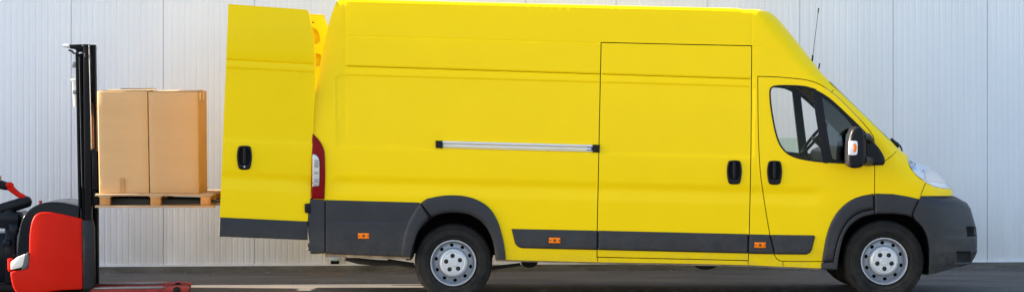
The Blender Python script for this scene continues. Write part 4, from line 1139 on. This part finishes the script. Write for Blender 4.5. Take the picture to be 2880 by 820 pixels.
for xw, yy, rr in ((70, Y0 + .15, .1), (70, Y1 - .25, .1), (-60, 1.3, .06)):
    bm = bmesh.new(); c = P(xw, 800, yy); add_lathe(bm, (c.x, yy, rr), [(.001, 0), (rr, 0), (rr, .07), (.001, .07)], 24); bmesh.ops.recalc_face_normals(bm, faces=bm.faces[:]); link("drive_wheel", bm, RUBBER, st)

# ------------------------------------------------------------------ pallet and boxes
PY0, PY1 = .87, 1.82
pal = empty("pallet", P(432, 584, 1.3)); tag(pal, "bare wooden pallet raised on the stacker forks beneath the two boxes", "pallet")
xa, xb = P(266.6, 0, PY0).x, P(598, 0, PY0).x
zt, zb = P(0, 544.5, PY0).z, P(0, 583, PY0).z
nb = 6; dw = (PY1 - PY0) / nb
for i in range(nb):
    bm = bmesh.new(); add_box(bm, xa + random.uniform(-.004, .004), xb + random.uniform(-.006, .006), PY0 + i * dw + .004, PY0 + (i + 1) * dw - .012, zt - .021, zt + random.uniform(-.001, .001), .003)
    link("deck_board", bm, WOOD, pal)
for x0, x1 in ((280, 308), (423, 451), (564, 590.5)):
    a, b_ = P(x0, 0, PY0).x, P(x1, 0, PY0).x
    bm = bmesh.new(); add_box(bm, a - .01, b_ + .01, PY0 + .006, PY1 - .01, zt - .034, zt - .0215, .002); link("cross_board", bm, WOOD, pal)
    for y in (PY0 + .004, (PY0 + PY1) / 2 - .05, PY1 - .112):
        bm = bmesh.new(); add_box(bm, a, b_, y, y + .1, zb + .0205, zt - .0345, .003); link("block", bm, WOODB, pal)
for y in (PY0, (PY0 + PY1) / 2 - .05, PY1 - .115):
    bm = bmesh.new(); add_box(bm, P(266.6, 0, PY0).x, P(602, 0, PY0).x, y, y + .105, zb, zb + .020, .002); link("bottom_board", bm, WOOD, pal)

def carton(pts, y0, y1, mat, label, flap):
    o = empty("cardboard_box", P((pts[2][0] + pts[3][0]) / 2, pts[2][1], (y0 + y1) / 2)); tag(o, label, "box", "cardboard boxes on the raised pallet")
    bm = bmesh.new(); ws = [P(x, y, y0) for x, y in pts]
    for w in ws[2:]: w.z = zt + .0015
    b = bmesh.new()
    fa = [b.verts.new((w.x, y0, w.z)) for w in ws]; fb = [b.verts.new((w.x + .004, y1, w.z + (.004 if i < 2 else 0))) for i, w in enumerate(ws)]
    b.faces.new(fa); b.faces.new(fb[::-1])
    for i in range(4): b.faces.new((fa[(i + 1) % 4], fa[i], fb[i], fb[(i + 1) % 4]))
    bmesh.ops.recalc_face_normals(b, faces=b.faces[:])
    bmesh.ops.subdivide_edges(b, edges=b.edges[:], cuts=6, use_grid_fill=True)
    for v in b.verts:
        v.co.y += .004 * math.sin(v.co.z * 3.1 + v.co.x * 2) * (1 if v.co.y < (y0 + y1) / 2 else 0)
    bevel_all(b, .006, 2, 50); merge_into(bm, b)
    body = link("carton", bm, mat, o, sharp=50)
    zt_ = ws[0].z
    bm = bmesh.new()
    for (ya, yb, dz) in ((y0 + .004, (y0 + y1) / 2 - .004, .004), ((y0 + y1) / 2 + .004, y1 - .004, .010)):
        vv = [bm.verts.new(c) for c in ((ws[0].x + .004, ya, zt_ + .003), (ws[1].x - .002, ya, ws[1].z + .003), (ws[1].x - .004, yb, ws[1].z + dz + .004), (ws[0].x + .006, yb, zt_ + dz))]
        v2 = [bm.verts.new(v.co + Vector((0, 0, .004))) for v in vv]
        bm.faces.new(v2); bm.faces.new(vv[::-1])
        for i in range(4): bm.faces.new((vv[i], vv[(i + 1) % 4], v2[(i + 1) % 4], v2[i]))
    bmesh.ops.recalc_face_normals(bm, faces=bm.faces[:])
    link("top_flap", bm, mat, o, flat=True)
    return o
BX0, BX1 = .91, 1.56
lb = carton([(274, 256.5), (414.3, 256.5), (419.3, 542), (279, 542)], BX0, BX1, CARD, "tall brown cardboard box beside the mast with a short strip of tape near its base", 0)
rb = carton([(416.8, 259), (556.8, 258), (559, 542.5), (421.8, 542.5)], BX0, BX1, CARD2, "tall plain brown cardboard box at the outer end of the pallet", 1)
bm = bmesh.new(); add_prism(bm, [(337, 500), (349.5, 500), (350.5, 540.5), (337.5, 540.5)], BX0 - .0065, BX0 + .002, 0); link_split("tape_strip", bm, TAPE, lb)
bm = bmesh.new()
for x in (563, 571): 
    a = P(x, 256, BX0 + .1)
xr = P(556.8, 258, BX0).x
for yy in (BX0 + .12, BX0 + .40): add_box(bm, xr - .002, xr + .0035, yy, yy + .05, P(0, 280, BX0).z, P(0, 260, BX0).z)
link_split("tape_strip", bm, material("pale_tape", (.7, .62, .5), rough=.4), rb)
bm = bmesh.new(); a = P(341, 254, BX0 + .3); b_ = P(434, 254, BX0 + .3); add_box(bm, a.x, b_.x, BX0 + .25, BX0 + .42, P(0, 256, BX0).z + .018, P(0, 256, BX0).z + .026, .002)
tag(link("plastic_strap", bm, BLACKP), "black plastic strap lying across the tops of the two boxes", "strap")

# ------------------------------------------------------------------ the operator: one hand reaches into the picture
def person():
    root = empty("person", P(-175, 832, 1.25)); root.location.z = 0.1
    tag(root, "person out of frame whose bare hand grips the stacker's tiller handle", "person")
    cx = P(-150, 0, 1.25).x; cy = 1.25
    def V(dx, dy, z): return Vector((cx + dx, cy + dy, z))
    hx = P(-3, 508, 1.25)
    J = {}
    verts, edges, rad = [], [], []
    def add(p, r, to=None):
        verts.append(tuple(p)); rad.append(r); i = len(verts) - 1
        if to is not None: edges.append((to, i))
        return i
    zf = .10
    pel = add(V(-.05, 0, .98 + zf), (.16, .13))
    wai = add(V(-.04, 0, 1.14 + zf), (.15, .12), pel); che = add(V(-.01, 0, 1.34 + zf), (.165, .13), wai); nec = add(V(.02, 0, 1.50 + zf), (.065, .065), che)
    skull = add(V(.05, 0, 1.62 + zf), (.09, .08), nec); add(V(.05, 0, 1.70 + zf), (.075, .07), skull)
    for s in (-1, 1):
        hip = add(V(-.05, .10 * s, .92 + zf), (.105, .1), pel); kne = add(V(-.02, .12 * s, .5 + zf), (.07, .07), hip); ank = add(V(-.06, .12 * s, .09 + zf), (.05, .05), kne); add(V(.10, .13 * s, .04 + zf), (.045, .04), ank)
        sho = add(V(0, .19 * s, 1.42 + zf), (.065, .065), che)
        if s < 0:
            elb = add(V(.14, -.20, 1.16 + zf), (.05, .05), sho); wri = add(hx + Vector((-.12, -.02, .06)), (.033, .04), elb); add(hx + Vector((-.055, -.005, .035)), (.03, .042), wri)
        else:
            elb = add(V(.02, .25, 1.14 + zf), (.05, .05), sho); wri = add(V(.2, .16, 1.10 + zf), (.033, .04), elb); add(V(.27, .14, 1.10 + zf), (.03, .04), wri)
    me = bpy.data.meshes.new("body"); me.from_pydata(verts, edges, []); o = bpy.data.objects.new("body", me); COL.objects.link(o)
    sk = o.modifiers.new("skin", 'SKIN'); sk.use_smooth_shade = True
    for i, r in enumerate(rad): me.skin_vertices[0].data[i].radius = r
    me.skin_vertices[0].data[0].use_root = True
    su = o.modifiers.new("sub", 'SUBSURF'); su.levels = su.render_levels = 2
    dg = bpy.context.evaluated_depsgraph_get(); ev = o.evaluated_get(dg); bm = bmesh.new(); bm.from_mesh(ev.to_mesh()); ev.to_mesh_clear()
    bpy.data.objects.remove(o)
    # fingers closing on the grip, thumb on the near side
    for k in range(4):
        b0 = hx + Vector((-.03 + .014 * k, -.012 + .004 * k, .045 - .006 * k)); L = (.9, 1.0, .95, .78)[k]
        yk = (-.035, -.012, .010, .03)[k]
        c0 = hx + Vector((-.035, yk, .05))
        add_tube(bm, [c0, c0 + Vector((.032 * L, 0, .012)), c0 + Vector((.055 * L, 0, -.014)), c0 + Vector((.052 * L, 0, -.048 * L)), c0 + Vector((.035 * L, 0, -.058 * L))], [.0105, .0105, .0098, .009, .006], 10)
    t0 = hx + Vector((-.05, -.045, .03)); add_tube(bm, [t0, t0 + Vector((.025, -.012, -.012)), t0 + Vector((.05, -.008, -.03)), t0 + Vector((.062, -.002, -.045))], [.013, .012, .011, .007], 10)
    # clothes by height on the same figure
    for f in bm.faces:
        c = f.calc_center_median()
        f.material_index = 0
        if c.z < zf + .1: f.material_index = 3
        elif c.z < zf + .98 and c.x < cx + .18: f.material_index = 1
        elif c.z < zf + 1.5 and c.x < hx.x - .15 and not (c.y > cy + .1 and c.x > cx + .12 and c.z < zf + 1.2): f.material_index = 2
    link("body", bm, [SKIN, CLOTHB, CLOTHG, BLACKP], root, sharp=60)
    bm = bmesh.new(); add_ball(bm, V(.035, 0, 1.70 + zf), .105, .092, .085); link("hair", bm, HAIRM, root)
    bm = bmesh.new()
    for s in (-1, 1):
        add_ball(bm, V(.128, .033 * s, 1.655 + zf), .012, .013, .009, 10)
    link_split("eye", bm, BLACKP, root)
    bm = bmesh.new(); add_tube(bm, [V(.128, 0, 1.66 + zf), V(.155, 0, 1.625 + zf), V(.13, 0, 1.615 + zf)], [.01, .016, .012], 8); add_tube(bm, [V(.122, -.025, 1.585 + zf), V(.132, 0, 1.583 + zf), V(.122, .025, 1.585 + zf)], .007, 8)
    for s in (-1, 1): add_ball(bm, V(.04, .09 * s, 1.64 + zf), .02, .012, .032, 10)
    link("face", bm, SKIN, root)
person()
